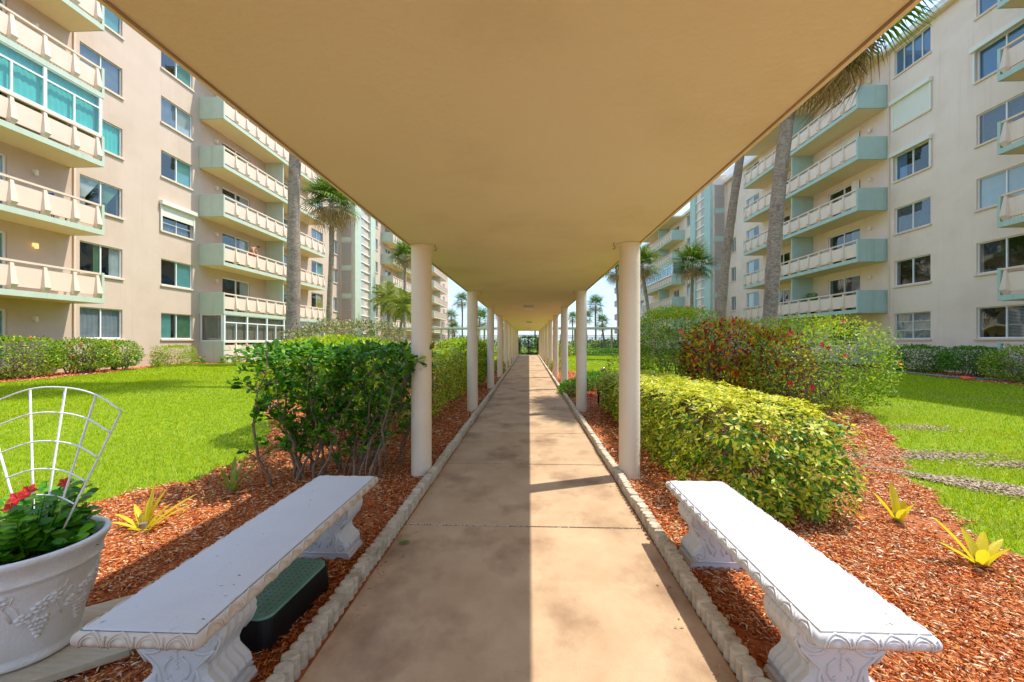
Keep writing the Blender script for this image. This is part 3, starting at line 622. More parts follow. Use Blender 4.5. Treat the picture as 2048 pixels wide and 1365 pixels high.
                ob('pane', MB().add([(o * (ax + .03), y0 + .1, zb), (o * (ax + .03), y1 - .1, zb), (o * (ax + .03), y1 - .1, zt), (o * (ax + .03), y0 + .1, zt)], [(0, 1, 2, 3)]).mesh('pane', M[gg]), e)
                ob('curtain', drape(y1 - y0 - .3, zt - zb, 'blind', M[mm], o), e, (o * (ax - .1), y0 + .15, zb))
                if near:
                    V = []; F = []
                    for i in range(12): V += [(o * (.1 + i * .105), y0 + .14 + .02 * (i % 2), zb), (o * (.1 + i * .105), y0 + .14 + .02 * (i % 2), zt)]
                    for i in range(11): F.append((2 * i, 2 * i + 2, 2 * i + 3, 2 * i + 1))
                    ob('curtain', MB().add(V, F).mesh('curtain', M[mm]), e)
                    ob('pane', MB().add([(o * .1, y0 + .05, zb), (o * ax, y0 + .05, zb), (o * ax, y0 + .05, zt), (o * .1, y0 + .05, zt)], [(0, 1, 2, 3)]).mesh('pane', M[gg]), e)
            if (y0 < 10 and k in S.get('lattice', ())):
                mb = MB(); yy = y0 + .1
                while yy < y1 - .3: mb.box(o * (D - .14), o * (D - .11), yy, yy + .05, .16, .30); yy += .1
                ob('lattice', mb.mesh('lattice', M['shut']), bal)
    # wall lamps, downpipe
    lampm = cm_(('lamp', o), lambda: MB().box(0, o * .05, -.05, .05, 0, .12).lathe([(.045, -.08), (.06, -.06), (.05, .1), (.02, .12)], 10, (o * .11, 0, 0)).mesh('wall_lamp', M['shut']))
    lampl = MB().box(0, o * .05, -.05, .05, 0, .12).lathe([(.045, -.08), (.06, -.06), (.05, .1), (.02, .12)], 10, (o * .11, 0, 0)).mesh('wall_lamp', M['lamplit'])
    for y in S['lamps']:
        for k in range(1, 7): 
            lit = left and y < 15 and k == 2
            ob('wall_lamp', lampl if lit else lampm, R, (o * .002, y, Bk(k) + 1.95), label='lit yellow wall lamp' if lit else None)
    ob('downpipe', MB().box(o * .002, o * .07, 0, .07, 0, Bk(7) - .01).mesh('downpipe', M['trim']), R, (0, S['pipe'], 0))
    # stair tower
    a, b = S['tower']; TP_ = 1.3; H = Bk(7) + .8
    tw = ob('stair_tower', MB().box(o * .004, o * TP_, a, b, -.3, H).mesh('stair_tower', wall), R)
    for k in range(0, 6):
        zf = .5 + FH * k
        ob('green_band', MB().box(o * .2, o * (TP_ - .12), a - .03, a, zf - .32, zf + .1).mesh('green_band', green), tw)
        for hh in (0, 1):
            z0 = zf + .14 + hh * 1.08; mb = MB()
            for i in range(10): mb.box(o * (.24 + i * .092), o * (.28 + i * .092), a - .06, a - .01, z0, z0 + 1.0)
            mb.box(o * .2, o * (TP_ - .12), a - .055, a - .005, z0 + 1.0, z0 + 1.06)
            ob('louver', mb.mesh('louver', M['louv']), tw)
    for (y0, y1) in ((a - .02, a + 1.35), (b - 1.25, b + .02)):
        ob('fin', MB().box(o * (TP_ + .002), o * (TP_ + .22), y0, y1, -.3, H + .15).mesh('fin', green), tw)
    for k in range(18):
        z = .4 + k * FH / 3; ob('bar', cm_(('bar', o), lambda: MB().box(o * (TP_ + .002), o * (TP_ + .12), a + 1.36, b - 1.26, -.05, .05).mesh('bar', M['white'])), tw, (0, 0, z))
        mb = cm_(('scr', o), lambda: MB().box(o * (TP_ + .003), o * (TP_ + .05), a + 1.36, a + 2.5, .06, FH / 3 - .06).mesh('screen', mat('screen_grey', (.42, .41, .38), (.50, .49, .46), 30)))
        ob('screen', mb, tw, (0, 0, z))
    mb = MB(); 
    for i in range(60): mb.box(-o * .9, -o * .86, a - 3 + i * .2, a - 2.88 + i * .2, 0, 1.7)
    for z in (0, .85, 1.6): mb.box(-o * .96, -o * .9, a - 3, a + 9, z, z + .08)
    mb.box(-o * 1.0, -o * 4, a - 3, a + 9, 0, 1.6)
    ob('roof_screen', mb.mesh('roof_screen', M['white']), R, (0, 0, Bk(7) + .3), kind='stuff')
    for k in range(0): pass
    return R
ACC = {}
rx_ = 23.72
for k in (5,): ACC[('apartment_building_right', rx_, Bk(k) + .19)] = (0, 1)
for k in (4, 6): ACC[('apartment_building_right', rx_, Bk(k) + .19)] = (0, .22)
fold = lambda m, fr=1., off=0: ('fold', m, fr, off)
DL = {'w0': dict(style=fold('curtg')), 'w1': dict(style=fold('curtw')), 'w2': dict(style=fold('curtt')), 'w3': dict(style=fold('curtt', .5, .5), frame='alu'), 'w4': dict(style=fold('curtw', .5)),
      'w5': dict(style=fold('curtg')), 'w6': dict(style=fold('curtw')), 'w7': dict(style=fold('curtg')), 'w8': dict(style=fold('curtt')),
      'd0': dict(style=('blind', 'curtt', 1)), 'd1': dict(style=fold('curtw', .3, .7)), 'd2': dict(style=fold('curtg', .5)), 'd3': dict(style=fold('curtg')), 'd4': dict(style=fold('curtw', .4)), 'd5': dict(style=fold('curtg'))}
SL = dict(depth=1.38, span=(-5, 90.5), w0=(-1.5, 0.5), w1=(15.62, 17.34), w2=(19.24, 21.11), w3=(33.05, 34.95), w4=(36.86, 37.7), w5=(46.9, 47.9), w6=(63.6, 65.2), w7=(67, 68.8), w8=(84.5, 86.3),
          d0=(11.0, 13.35), d1=(23.24, 25.61), d2=(29.2, 31.4), d3=(50.4, 52.6), d4=(56, 58), d5=(72.5, 75),
          balc=[(6, 15.28, [9.5], False, True, 2, 'each'), (21.55, 32.6, [27.15], True, True, 1, 'each'), (49.15, 62, [55], True, True, 1, 'j'), (70.75, 82.5, [76.5], True, True, 1, 'j')],
          enc={('A', 4): ('curtt', 'glasst', 'white'), ('B', 1): ('curtb', 'glass', 'white')}, lattice=(5,), lamps=(14.1, 22.7), pipe=15.36, tower=(38.05, 43.1),
          over={('w1', 6): dict(style=fold('curtt'), frame='alu'), ('w1', 5): dict(style=fold('curtg'), frame='alu'), ('w1', 4): dict(style=('blind', 'curtt', 1), n=1, gl='glasst'), ('w1', 3): dict(style=[('tie', 'curtw', .5, 0), ('tie', 'curtn', .5, .5)]),
                ('w1', 2): dict(style=[fold('curtw', .25, .75), fold('curtn', .12, .38)]), ('w1', 1): dict(style=('blind', 'curtg', 1), frame='white'),
                ('w2', 6): dict(style=fold('curtt', .5, .5)), ('w2', 5): dict(style=[fold('curtg', .5), fold('curtw', .5, .5)]), ('w2', 4): dict(style=fold('curtt', .5, .5)), ('w2', 3): dict(style=('slat', 'curtg', 1), shutter=.45, muntin=2, frame='alu'),
                ('w2', 2): dict(style=fold('curtt', .5, .5)), ('w2', 1): dict(style=[fold('curtt', .38), fold('curtn', .5, .5)]),
                ('w3', 4): dict(style=fold('curtg'), frame='alu'), ('w3', 3): dict(style=fold('curtt', .5, .5)), ('w3', 2): dict(style=fold('curty', .5, .5), frame='alu')}, **{'def': DL})
LB = building('apartment_building', -17.9, 1, SL, 'sunlit peach six-storey apartment block on the left with pale green balcony ends')
DR = dict(DL); DR.update({'w1': dict(style=('slat', 'curtg', 1)), 'w2': dict(style=('slat', 'curtg', 1)), 'w3': dict(style=fold('curtw', .5, .5)), 'w4': dict(style=fold('curtw', .4)), 'd1': dict(style=fold('curtg', .3)), 'd2': dict(style=None), 'd0': dict(style=fold('curtg', .4))})
SR = dict(depth=1.5, span=(-5, 87.5), w1=(15.72, 17.75), w2=(19.69, 21.56), w3=(33.8, 35.7), w4=(37.5, 38.4), w5=(47.96, 49.0), w6=(63.6, 65.2), w7=(67, 68.8), w8=(84.5, 86.3),
          d0=(11.0, 13.35), d1=(23.72, 26.18), d2=(29.9, 31.6), d3=(51.4, 53.4), d4=(56, 58), d5=(72.5, 75),
          balc=[(6, 15.6, [9.5], False, True, 1, 'each'), (21.98, 33.25, [27.5], True, True, 1, 'each'), (49.6, 62, [55], True, True, 1, 'j'), (70.75, 82.5, [76.5], True, True, 1, 'j')],
          enc={('C', 4): ('curtbl', 'glass', 'white')}, lamps=(22.95,), pipe=21.8, tower=(39.2, 44), lattice=(3,),
          over={('w1', 6): dict(style=fold('curtbl')), ('w1', 5): dict(style=fold('curtbl'), shutter=0), ('w1', 3): dict(style=fold('curtw')), ('w1', 2): dict(style=fold('curtg', .2)), ('w1', 1): dict(style=('slat', 'curtg', .5)),
                ('w2', 6): dict(style=fold('curtbl'), n=4, frame='alu'), ('w2', 5): dict(style=None, shutter=1.0), ('w2', 4): dict(style=fold('curtbl', .3, .7), shutter=0), ('w2', 3): dict(style=('slat', 'curtg', 1)), ('w2', 2): dict(style=None), ('w2', 1): dict(style=('blind', 'curtg', 1), muntin=2, frame='alu')}, **{'def': DR})
ACC = {('apartment_building', rx_, Bk(5) + .19): (0, 1), ('apartment_building', rx_, Bk(4) + .19): (0, .2)}
RB = building('apartment_building', 18.5, -1, SR, 'shaded peach six-storey apartment block on the right with aged sage balcony ends')

# ------------------------------------------------------------------ palms
def frond_mesh(r, R, m, droop=.5, nl=30, seed=0):
    """costapalmate fan leaf: petiole along +x, then leaflets"""
    mb = MB(); rr = random.Random(seed); pet = R * .42
    mb.tube([(0, 0, 0), (pet * .5, 0, .04 * R), (pet, 0, 0)], [.018, .014, .009], 4, cap=False)
    for i in range(nl):
        a = (i / (nl - 1) - .5) * 2 * 2.1; L2 = (R - pet) * (1 - .28 * abs(a) / 2.1) * rr.uniform(.9, 1.08)
        dx, dy = math.cos(a), math.sin(a); w2 = .0145 * R * rr.uniform(.8, 1.2)
        base = Vector((pet + .12 * R * max(0, dx), .03 * R * dy, -.01)); px, py = -dy, dx
        p = [base]; sg = rr.uniform(.7, 1.3)
        for t, dz in ((.45, -.04), (.75, -.16), (1, -.16 - droop * .5 * sg)):
            p.append(base + Vector((dx * L2 * t * (1 - .12 * droop * t), dy * L2 * t * (1 - .12 * droop * t), dz * L2 + .16 * R * (1 - abs(dx)) * t)))
        ws = (w2 * .5, w2, w2 * .7, .001); V = []
        for q, wv in zip(p, ws): V += [q + Vector((px, py, .35)) * wv, q - Vector((px, py, -.35)) * wv]
        mb.add(V, [(0, 1, 3, 2), (2, 3, 5, 4), (4, 5, 7, 6)])
    return mb.mesh('frond', m)
def palm(name, label, base, top, rad, R, nf=42, each=False, light=False, nl=26, group=None, feather=False, old=.25):
    t = thing(name, label, 'palm tree', (base[0], base[1], g(base[0], base[1]) if abs(base[0]) < 18 and base[1] < 42 else 0), group=group)
    dx, dy, H = top[0] - base[0], top[1] - base[1], top[2]; rr = random.Random(int(base[0] * 31 + base[1] * 7))
    pts = []; rs = []; n = 26 if base[1] < 25 else 12
    for i in range(n + 1):
        s = i / n; pts.append((dx * s ** 1.3 + .03 * math.sin(s * 9 + base[0]), dy * s ** 1.3, H * s - .15)); rs.append(rad * (1.18 - .25 * min(1, s * 4) + (.07 * rr.uniform(-1, 1) if n > 20 else 0)) * (1 - .15 * s))
    ob('trunk', MB().tube(pts, rs, 14 if n > 20 else 8).mesh('trunk', M['trunkp'], True), t)
    tp = Vector(pts[-1]); rows = []
    key = (round(R, 1), light, nl, feather)
    if feather:
        ms = [cm_(key + (i,), lambda: feather_mesh(R, M['frondy'] if light else M['frond'], i)) for i in range(3)]; mo = ms
    else:
        ms = [cm_(key + (i,), lambda: frond_mesh(0, R, M['frondy'] if light else M['frond'], (.35, .6, .9)[i], nl, i)) for i in range(3)]
        mo = [cm_(key + ('o', i), lambda: frond_mesh(0, R * .85, M['frondold'], 1.2, nl, 9 + i)) for i in range(2)]
    allv = []; allf = []; mi = []; off = 0
    for i in range(nf):
        s = (i + .5) / nf; el = math.radians(82 - 135 * s + rr.uniform(-9, 9)); az = i * 2.39996 + rr.uniform(-.25, .25)
        me = (mo[i % len(mo)] if s > 1 - old else ms[0 if s < .3 else (1 if s < .7 else 2)])
        rot = (Matrix.Rotation(az, 4, 'Z') @ Matrix.Rotation(-el, 4, 'Y') @ Matrix.Rotation(rr.uniform(-.35, .35), 4, 'X'))
        sc_ = rr.uniform(.86, 1.1); p = tp + Vector((0, 0, -.25 * s))
        if each:
            o = ob('frond', me, t); o.matrix_local = Matrix.Translation(p) @ rot @ Matrix.Scale(sc_, 4)
        else:
            co = np.empty(len(me.vertices) * 3, np.float32); me.vertices.foreach_get('co', co); co = co.reshape(-1, 3)
            Mx = np.array(rot.to_3x3()) * sc_; co = co @ Mx.T + np.array(p)
            for pl in me.polygons:
                q = list(pl.vertices); allf.append((q + [q[-1]])[:4] if len(q) == 4 else q); mi.append(1 if me in mo and not feather else 0)
            allf[-len(me.polygons):] = [tuple(v + off for v in f) for f in allf[-len(me.polygons):]]
            allv.append(co); off += len(co)
    if not each:
        me2 = bpy.data.meshes.new('crown'); me2.from_pydata(np.concatenate(allv).tolist(), [], allf); me2.materials.append(ms[0].materials[0]); me2.materials.append(M['frondold'])
        me2.polygons.foreach_set('material_index', mi); ob('crown', me2, t, kind='stuff')
    return t
def feather_mesh(R, m, seed):
    mb = MB(); rr = random.Random(seed); n = 26; prev = None; P = []
    for i in range(n + 1): s = i / n; P.append(Vector((R * s * (1 - .25 * s * s), 0, .12 * R * s - .5 * R * s * s)))
    mb.tube(P, [.02 * (1 - .8 * i / n) for i in range(n + 1)], 4, cap=False)
    for i in range(3, n + 1):
        s = i / n; L2 = R * .3 * math.sin(PI * min(1, s * .85 + .15)) + .1
        for sd in (-1, 1):
            a = P[i]; tip = a + Vector((L2 * .45, sd * L2, -L2 * rr.uniform(.2, .6))); w_ = Vector((.028, 0, 0))
            mb.add([a - w_, a + w_, a * .4 + tip * .6 + w_ + Vector((0, 0, .05)), tip], [(0, 1, 2, 3)])
    return mb.mesh('frond', m)
palm('palm_tree', 'thick grey palm trunk in front of the left building, crown hidden above the walkway', (-6.95, 11.7, 0), (-6.75, 11.8, 10.3), .20, 2.4, 34, True)
palm('palm_tree', 'fan palm of middling height with a full crown before the left balconies', (-10.75, 21.6, 0), (-10.55, 21.6, 8.75), .16, 1.75, 46, True, old=.35)
palm('palm_tree', 'fan palm whose crown peeks out just left of the first left column', (-13.7, 44.4, 0), (-13.55, 44.4, 10.9), .16, 2.0, 38)
palm('feathery_palm', 'short feathery yellow-green palm in front of the left stair tower', (-13.6, 39.5, 0), (-13.75, 39.5, 5.6), .15, 2.2, 26, False, True, feather=True)
palm('feathery_palm', 'short leaning feathery palm just left of the first left column', (-11.5, 35.6, 0), (-11.0, 35.6, 4.6), .13, 1.8, 20, False, True, feather=True)
palm('palm_tree', 'tall leaning palm trunk left of the thicker one, in front of the right building', (7.3, 16.3, 0), (8.7, 16.4, 12.2), .19, 2.2, 32, True)
palm('palm_tree', 'thick tall palm beside the right canopy edge, dry fronds hanging into view', (5.98, 10.7, 0), (6.85, 10.75, 9.7), .19, 2.4, 64, True, nl=46, old=.3)
palm('palm_tree', 'small neat fan palm in front of the right stair tower', (11.95, 30.5, 0), (11.9, 30.5, 7.2), .14, 1.75, 44, True, old=.2)
palm('palm_tree', 'slender leaning palm just right of the first right column', (9.65, 32.4, 0), (8.8, 32.4, 7.5), .16, 1.8, 36)
palm('palm_tree', 'palm crown half hidden behind the first right column', (9.9, 45.4, 0), (9.6, 45.4, 9.3), .16, 2.1, 36)
far = [(-11.3, 69.6, 8.4, 1.9, 'tallest far palm seen between the first and second left columns'), (-15.8, 84.4, 6.5, 2.0, 'far palm beside the end of the left building'),
       (-7.4, 60, 4.6, 2.3, 'dense far palm between the second and third left columns'), (-11.9, 66, 3.6, 1.5, 'short far palm in front of the tallest one on the left'),
       (10.7, 66.5, 7.3, 2.0, 'tallest far palm between the first and second right columns'), (9.9, 71, 5.6, 1.8, 'lower far palm hugging the tallest one on the right'),
       (11.3, 62, 4.3, 1.6, 'short brownish far palm below the tallest one on the right'), (9.5, 90, 6.6, 1.9, 'tiny far palm between the second and third right columns'),
       (-3.8, 62, 6.0, 1.9, 'far palm seen between the third and fourth left columns'), (1.2, 80, 5.2, 2.0, 'far palm showing above the right leaf of the gate'), (-2.0, 76, 5.0, 1.9, 'far palm showing above the left leaf of the gate')]
for x, y, h, R, lab in far: palm('palm_tree', lab, (x, y, 0), (x + random.uniform(-.4, .4), y, h), .17, R, 34, nl=18, group='far palms by the shore')

# ------------------------------------------------------------------ hedges and shrubs
def superpts(n, c, r, p=3.5, shell=(.84, 1.02), zmin=None):
    d = unit(rng.normal(0, 1, (n, 3))); k = (np.abs(d) ** p).sum(1) ** (-1 / p); t = rng.uniform(shell[0] ** 2, shell[1] ** 2, n) ** .5
    bump = 1 + .04 * np.sin(d[:, 0] * 9 + c[0]) * np.sin(d[:, 1] * 8) + .03 * np.sin(d[:, 2] * 13 + c[1])
    loc = d * (k * t * bump)[:, None]; nrm = unit(np.sign(loc) * np.abs(loc) ** (p - 1) / np.array(r)[None]); P = loc * np.array(r)[None] + np.array(c)[None]
    if zmin is not None:
        q = P[:, 2] > zmin; P, nrm = P[q], nrm[q]
    return P, nrm
def leaves(P, nrm, size, asp, T=T5, up=.5, rand=.6):
    n = len(P); A = nrm * .35 + rng.normal(0, rand, (n, 3)) + np.array([0, 0, .15]); N = nrm * .7 + np.array([0, 0, up]) + rng.normal(0, .45, (n, 3))
    S = size * rng.uniform(.65, 1.3, n); return scatter(T, P, A, N, S, S * asp)
def whorls(P, nrm, size, asp, T=T5, up=.5, rand=.6):
    n = len(P); N = unit(nrm * .8 + np.array([0, 0, up]) + rng.normal(0, .3, (n, 3))); R1 = unit(np.cross(N, rng.normal(0, 1, (n, 3)))); R2 = np.cross(N, R1); out = []
    for k in range(6):
        a = k * PI / 3 + rng.normal(0, .15, n); A = R1 * np.cos(a)[:, None] + R2 * np.sin(a)[:, None] + N * rng.uniform(-.05, .4, n)[:, None]; S = size * rng.uniform(.7, 1.25, n)
        out.append(scatter(T, P + A * (size * .12), A, N, S, S * asp))
    return join(out)
def join(parts):
    V = []; F = []; o = 0
    for v, f in parts: V.append(v); F.append(f + o); o += len(v)
    return np.concatenate(V), np.concatenate(F)
def branches(n, base, c, r, seed, rad=.012, reach=.9):
    rr = random.Random(seed); mb = MB()
    for i in range(n):
        a = rr.uniform(0, 2 * PI); u = rr.uniform(-.15, 1); q = math.sqrt(max(0, 1 - u * u))
        e = Vector((c[0] + r[0] * reach * q * math.cos(a), c[1] + r[1] * reach * q * math.sin(a), c[2] + r[2] * reach * u))
        b = Vector((base[0] + rr.uniform(-1, 1) * r[0] * .35, base[1] + rr.uniform(-1, 1) * r[1] * .5, base[2])); pts = []
        for k in range(7):
            s = k / 6; p = b.lerp(e, s ** 1.15) + Vector((rr.uniform(-1, 1), rr.uniform(-1, 1), rr.uniform(-.5, .5))) * .06 * (1 if 0 < k < 6 else 0) + Vector((0, 0, .12 * math.sin(PI * s)))
            pts.append(p)
        mb.tube(pts, [rad * (1.2 - .9 * k / 6) for k in range(7)], 5, cap=False)
        for k in (3, 4, 5):
            for _ in range(2):
                d = Vector((rr.uniform(-1, 1), rr.uniform(-1, 1), rr.uniform(-.2, 1))) * .16; mb.tube([pts[k], pts[k] + d * .5 + Vector((0, 0, .02)), pts[k] + d], [rad * .5, rad * .35, rad * .2], 4, cap=False)
    return mb
def flower_mesh(m, r):
    mb = MB()
    for k in range(5):
        a = k * 2 * PI / 5; ca, sa = math.cos(a), math.sin(a); px, py = -sa, ca
        V = [(0, 0, 0), (ca * r * .5 - px * r * .34, sa * r * .5 - py * r * .34, r * .22), (ca * r, sa * r, r * .12), (ca * r * .5 + px * r * .34, sa * r * .5 + py * r * .34, r * .22), (ca * r * .55, sa * r * .55, r * .14)]
        mb.add(V, [(0, 4, 1), (0, 3, 4), (1, 4, 2), (4, 3, 2)])
    mb.tube([(0, 0, 0), (0, 0, r * .7)], [r * .06, r * .03], 5); return mb.mesh('flower', m)
FL = {'red': flower_mesh(M['red'], .055), 'orange': flower_mesh(M['orange'], .06)}
def shrub(name, label, cat, blobs, n, size, asp, m, base=None, nb=14, core=.0, group=None, T=T5, flowers=None, loc=None, up=.5, rand=.6, whorl=False, twigr=.01, zmin=.08, top=None, shell=(.82, 1.03)):
    """blobs: (cx, cy, cz, rx, ry, rz, power)"""
    x0 = loc[0] if loc else blobs[0][0]; y0 = loc[1] if loc else blobs[0][1]; z0 = g(x0, y0)
    t = thing(name, label, cat, (x0, y0, z0), group=group); parts = []; tops = []; tot = sum(b[3] * b[4] + b[3] * b[5] + b[4] * b[5] for b in blobs)
    off = np.array([x0, y0, z0])
    for b in blobs:
        k = int(n * (b[3] * b[4] + b[3] * b[5] + b[4] * b[5]) / tot)
        P, N = superpts(k, b[:3], b[3:6], b[6], zmin=zmin, shell=shell)
        for q in blobs:      # drop leaves buried in the neighbour
            if q is b: continue
            d = np.abs((P - np.array(q[:3])) / np.array(q[3:6])); P, N = P[(d ** q[6]).sum(1) > .72], N[(d ** q[6]).sum(1) > .72]
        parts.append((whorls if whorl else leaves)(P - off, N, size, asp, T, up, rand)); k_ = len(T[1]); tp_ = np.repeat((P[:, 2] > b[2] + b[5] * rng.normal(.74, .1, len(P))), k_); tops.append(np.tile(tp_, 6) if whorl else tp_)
    V, F = join(parts); tops = np.concatenate(tops).astype(np.int32)
    ob('foliage', npmesh('foliage', V, F, [m, M[top]] if top else m, mi=tops if top else None), t, kind='stuff')
    mb = MB()
    for i, b in enumerate(blobs):
        q = branches(max(3, nb // len(blobs)), (b[0] - x0, b[1] - y0, -.03), (b[0] - x0, b[1] - y0, b[2] - z0), b[3:6], i + int(abs(x0) * 10), twigr); mb.add(q.v, q.f)
    ob('branches', mb.mesh('branches', M['twig']), t)
    if flowers:
        fm, cnt = flowers
        for i in range(cnt):
            b = blobs[i % len(blobs)]; P, N = superpts(1, b[:3], b[3:6], b[6], shell=(1.0, 1.06)); 
            if N[0][1] > .4: N[0][1] *= -1; P[0][1] = 2 * b[1] - P[0][1]
            if P[0][2] < b[2] - b[5] * .3: P[0][2] = 2 * b[2] - P[0][2]; N[0][2] = abs(N[0][2])
            nv = Vector(N[0]) + Vector((0, -.3, .3)); ob('flower', FL[fm], t, Vector(P[0]) - Vector(off), nv.to_track_quat('Z', 'Y').to_euler())
    return t

# H1: leggy dark green shrub behind the left bench
def leggy():
    t = thing('shrub', 'big leggy dark green shrub with bare stems behind the left bench', 'shrub', (-2.1, 4.1, 0)); rr = random.Random(11); mb = MB(); P = []; N = []; Q = []
    stems = []
    for i in range(34):
        s = i / 33; b = Vector((-2.42 + 1.0 * s ** 1.2 + rr.uniform(-.12, .12), 3.72 + rr.uniform(0, .75) + .25 * s, -.03))
        if i < 27: e = Vector((rr.uniform(-3.05, -1.25) * .5 + b.x * .5 + (b.x + 2.05) * .85, rr.uniform(3.75, 5.3), rr.uniform(.95, 1.33)))
        else: e = Vector((rr.uniform(-1.38, -1.08), rr.uniform(3.9, 4.7), rr.uniform(.85, 1.3)))
        e.x = max(e.x, -2.66)
        pts = []; m1 = Vector((rr.uniform(-.05, .05), rr.uniform(-.1, .1), 0))
        for k in range(9):
            q = k / 8; p = b.lerp(e, q) + m1 * math.sin(PI * q) * 1.5 + Vector((rr.uniform(-1, 1), rr.uniform(-1, 1), 0)) * (.025 if 0 < k < 8 else 0)
            p.x += (e.x - b.x) * (-.12 * math.sin(PI * q)); pts.append(p)
        r0 = rr.uniform(.007, .014); mb.tube([Vector(p) - Vector((-2.1, 4.1, 0)) for p in pts], [r0 * (1.25 - .8 * k / 8) for k in range(9)], 6, cap=False)
        for k in range(2, 9):
            for j in range(rr.choice((2, 3, 3, 4)) if k > 3 else 2):
                if i >= 27 and k < 7 and rr.random() < .55: leafy = False
                else: leafy = rr.random() < (.96 if k > 5 else (.86 if k > 3 else .68))
                L2 = rr.uniform(.1, .3) * (1.2 if k > 5 else .9); d = Vector((rr.uniform(-1, 1), rr.uniform(-1, .8), rr.uniform(.0, 1.1))).normalized() * L2; p0 = pts[k]; p1 = p0 + d * .5 + Vector((rr.uniform(-.02, .02), 0, .01)); p2 = p0 + d
                if p2.z > 1.36: p2.z = 1.36
                p2.x = max(p2.x, -2.8 - .02 * rr.random())
                mb.tube([Vector(p) - Vector((-2.1, 4.1, 0)) for p in (p0, p1, p2)], [.0048, .0036, .0022], 4, cap=False)
                if leafy:
                    for q in range(rr.choice((9, 12, 14))):
                        s2 = rr.uniform(.25, 1.05); pp = p0.lerp(p2, s2); P.append(pp); a = d.normalized() + Vector((rr.gauss(0, .8), rr.gauss(0, .8), rr.gauss(.05, .45))); N.append(a)
    # trimmed leafy top
    for i in range(3100):
        x = rr.uniform(-2.85, -1.0); y = rr.uniform(3.65, 6.3) + .5 * (x + 2) * (x < -1.8) * 0; 
        if x > -1.5 and (y > 4.9 or rr.random() < .55): continue
        if abs(x + 2.1) > 1.0 - .25 * (y < 3.95): continue
        z = 1.335 - abs(rr.gauss(0, .075)) - (.10 if x > -1.3 else 0) - .12 * max(0, -x - 2.6) ** 1
        P.append(Vector((x, y, z))); N.append(Vector((rr.gauss(0, .8), rr.gauss(0, .8), rr.gauss(.1, .4))))
    ob('branches', mb.mesh('branches', M['twig'], True), t)
    P = np.array([tuple(p) for p in P]) - np.array([-2.1, 4.1, 0]); A = np.array([tuple(p) for p in N]); n = len(P)
    Nn = np.stack([rng.normal(.15, .5, n), rng.normal(-.1, .5, n), np.full(n, 1.)], 1); S = rng.uniform(.045, .088, n)
    V, F = scatter(TO, P, A, Nn, S, S * .52); ob('foliage', npmesh('foliage', V, F, M['leafdk'], True), t, kind='stuff')
leggy()
shrub('shrub', 'yellow-green shrub top directly behind the leggy dark one', 'shrub', [(-3.1, 6.6, .95, .95, 1.2, .5, 3)], 12000, .06, .5, M['leafsun'], nb=22, twigr=.01)
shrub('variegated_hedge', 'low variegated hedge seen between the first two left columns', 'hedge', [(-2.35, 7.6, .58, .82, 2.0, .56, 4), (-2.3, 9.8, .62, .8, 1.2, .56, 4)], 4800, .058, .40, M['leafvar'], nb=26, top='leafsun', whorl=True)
shrub('bleached_hedge', 'tall bleached brownish-green hedge in front of the left building and behind the leggy shrub', 'hedge', [(-4.7, 10.6, 1.0, 1.3, 1.2, .92, 3.5), (-6.0, 11.6, .95, .9, 1.2, .85, 3)], 14000, .075, .5, M['leafbrown'], nb=24)
shrub('shrub', 'tall glossy green shrub behind the second left column', 'shrub', [(-2.05, 12.6, .74, .78, 1.2, .73, 3)], 10000, .075, .5, M['leafhib'], nb=16, top='leafsun')  # upper leaves coloured yellower to paint in the sunlit top
shrub('croton_bush', 'small orange-red croton beside the tall glossy shrub on the left', 'bush', [(-3.2, 12.9, .62, .5, .6, .66, 2.5)], 2200, .11, .35, M['croton'], nb=10)
shrub('hedge', 'yellow-topped hedge between the third and fourth left columns', 'hedge', [(-2.6, 17.2, .5, .7, 2.0, .5, 3.5)], 5000, .07, .5, M['leafsun'], nb=10)
for i, (x, y, h) in enumerate(((-1.35, 17.6, .45), (-1.4, 21.5, .4), (-1.4, 25.5, .38), (-1.45, 29.5, .4), (1.35, 19.3, .42), (1.4, 23.3, .45), (1.4, 27.3, .4), (1.45, 31.5, .42))):
    side = 'left' if x < 0 else 'right'; nth = ('fourth', 'fifth', 'sixth', 'seventh')[i % 4]
    shrub('shrub', 'small green shrub just beyond the %s %s column' % (nth, side), 'shrub', [(x, y, h * .6, .3, .7, h * .62, 2.6)], 900, .08, .5, M['leafvar'] if i % 2 else M['leafhib'], nb=4, group='small shrubs along the columns')
# right side
shrub('variegated_hedge', 'big clipped yellow variegated hedge behind the right bench', 'hedge',
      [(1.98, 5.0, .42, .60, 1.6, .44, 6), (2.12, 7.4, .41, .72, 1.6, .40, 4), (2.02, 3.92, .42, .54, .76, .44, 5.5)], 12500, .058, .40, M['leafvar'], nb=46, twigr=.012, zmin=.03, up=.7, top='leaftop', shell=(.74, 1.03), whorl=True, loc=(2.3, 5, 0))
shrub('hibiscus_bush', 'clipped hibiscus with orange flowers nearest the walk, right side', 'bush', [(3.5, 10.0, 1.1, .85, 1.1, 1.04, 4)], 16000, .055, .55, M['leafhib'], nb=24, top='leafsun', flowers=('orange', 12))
shrub('croton_bush', 'dark red and orange croton between the two hibiscus hedges', 'bush', [(4.15, 8.9, 1.0, .8, .65, .80, 3), (4.75, 8.2, .85, .6, .5, .72, 3)], 5200, .135, .34, M['croton'], nb=44, twigr=.014, rand=.5)
shrub('hibiscus_bush', 'wide open hibiscus with red flowers in front of the right building', 'bush', [(5.35, 8.2, .98, 1.2, 1.0, .84, 4.5), (6.15, 8.7, .86, .95, 1.0, .78, 3), (4.8, 7.6, .8, .7, .7, .70, 2.6)], 26000, .046, .6, M['leafhib'], nb=90, top='leafsun', flowers=('red', 22), twigr=.009, shell=(.72, 1.04))
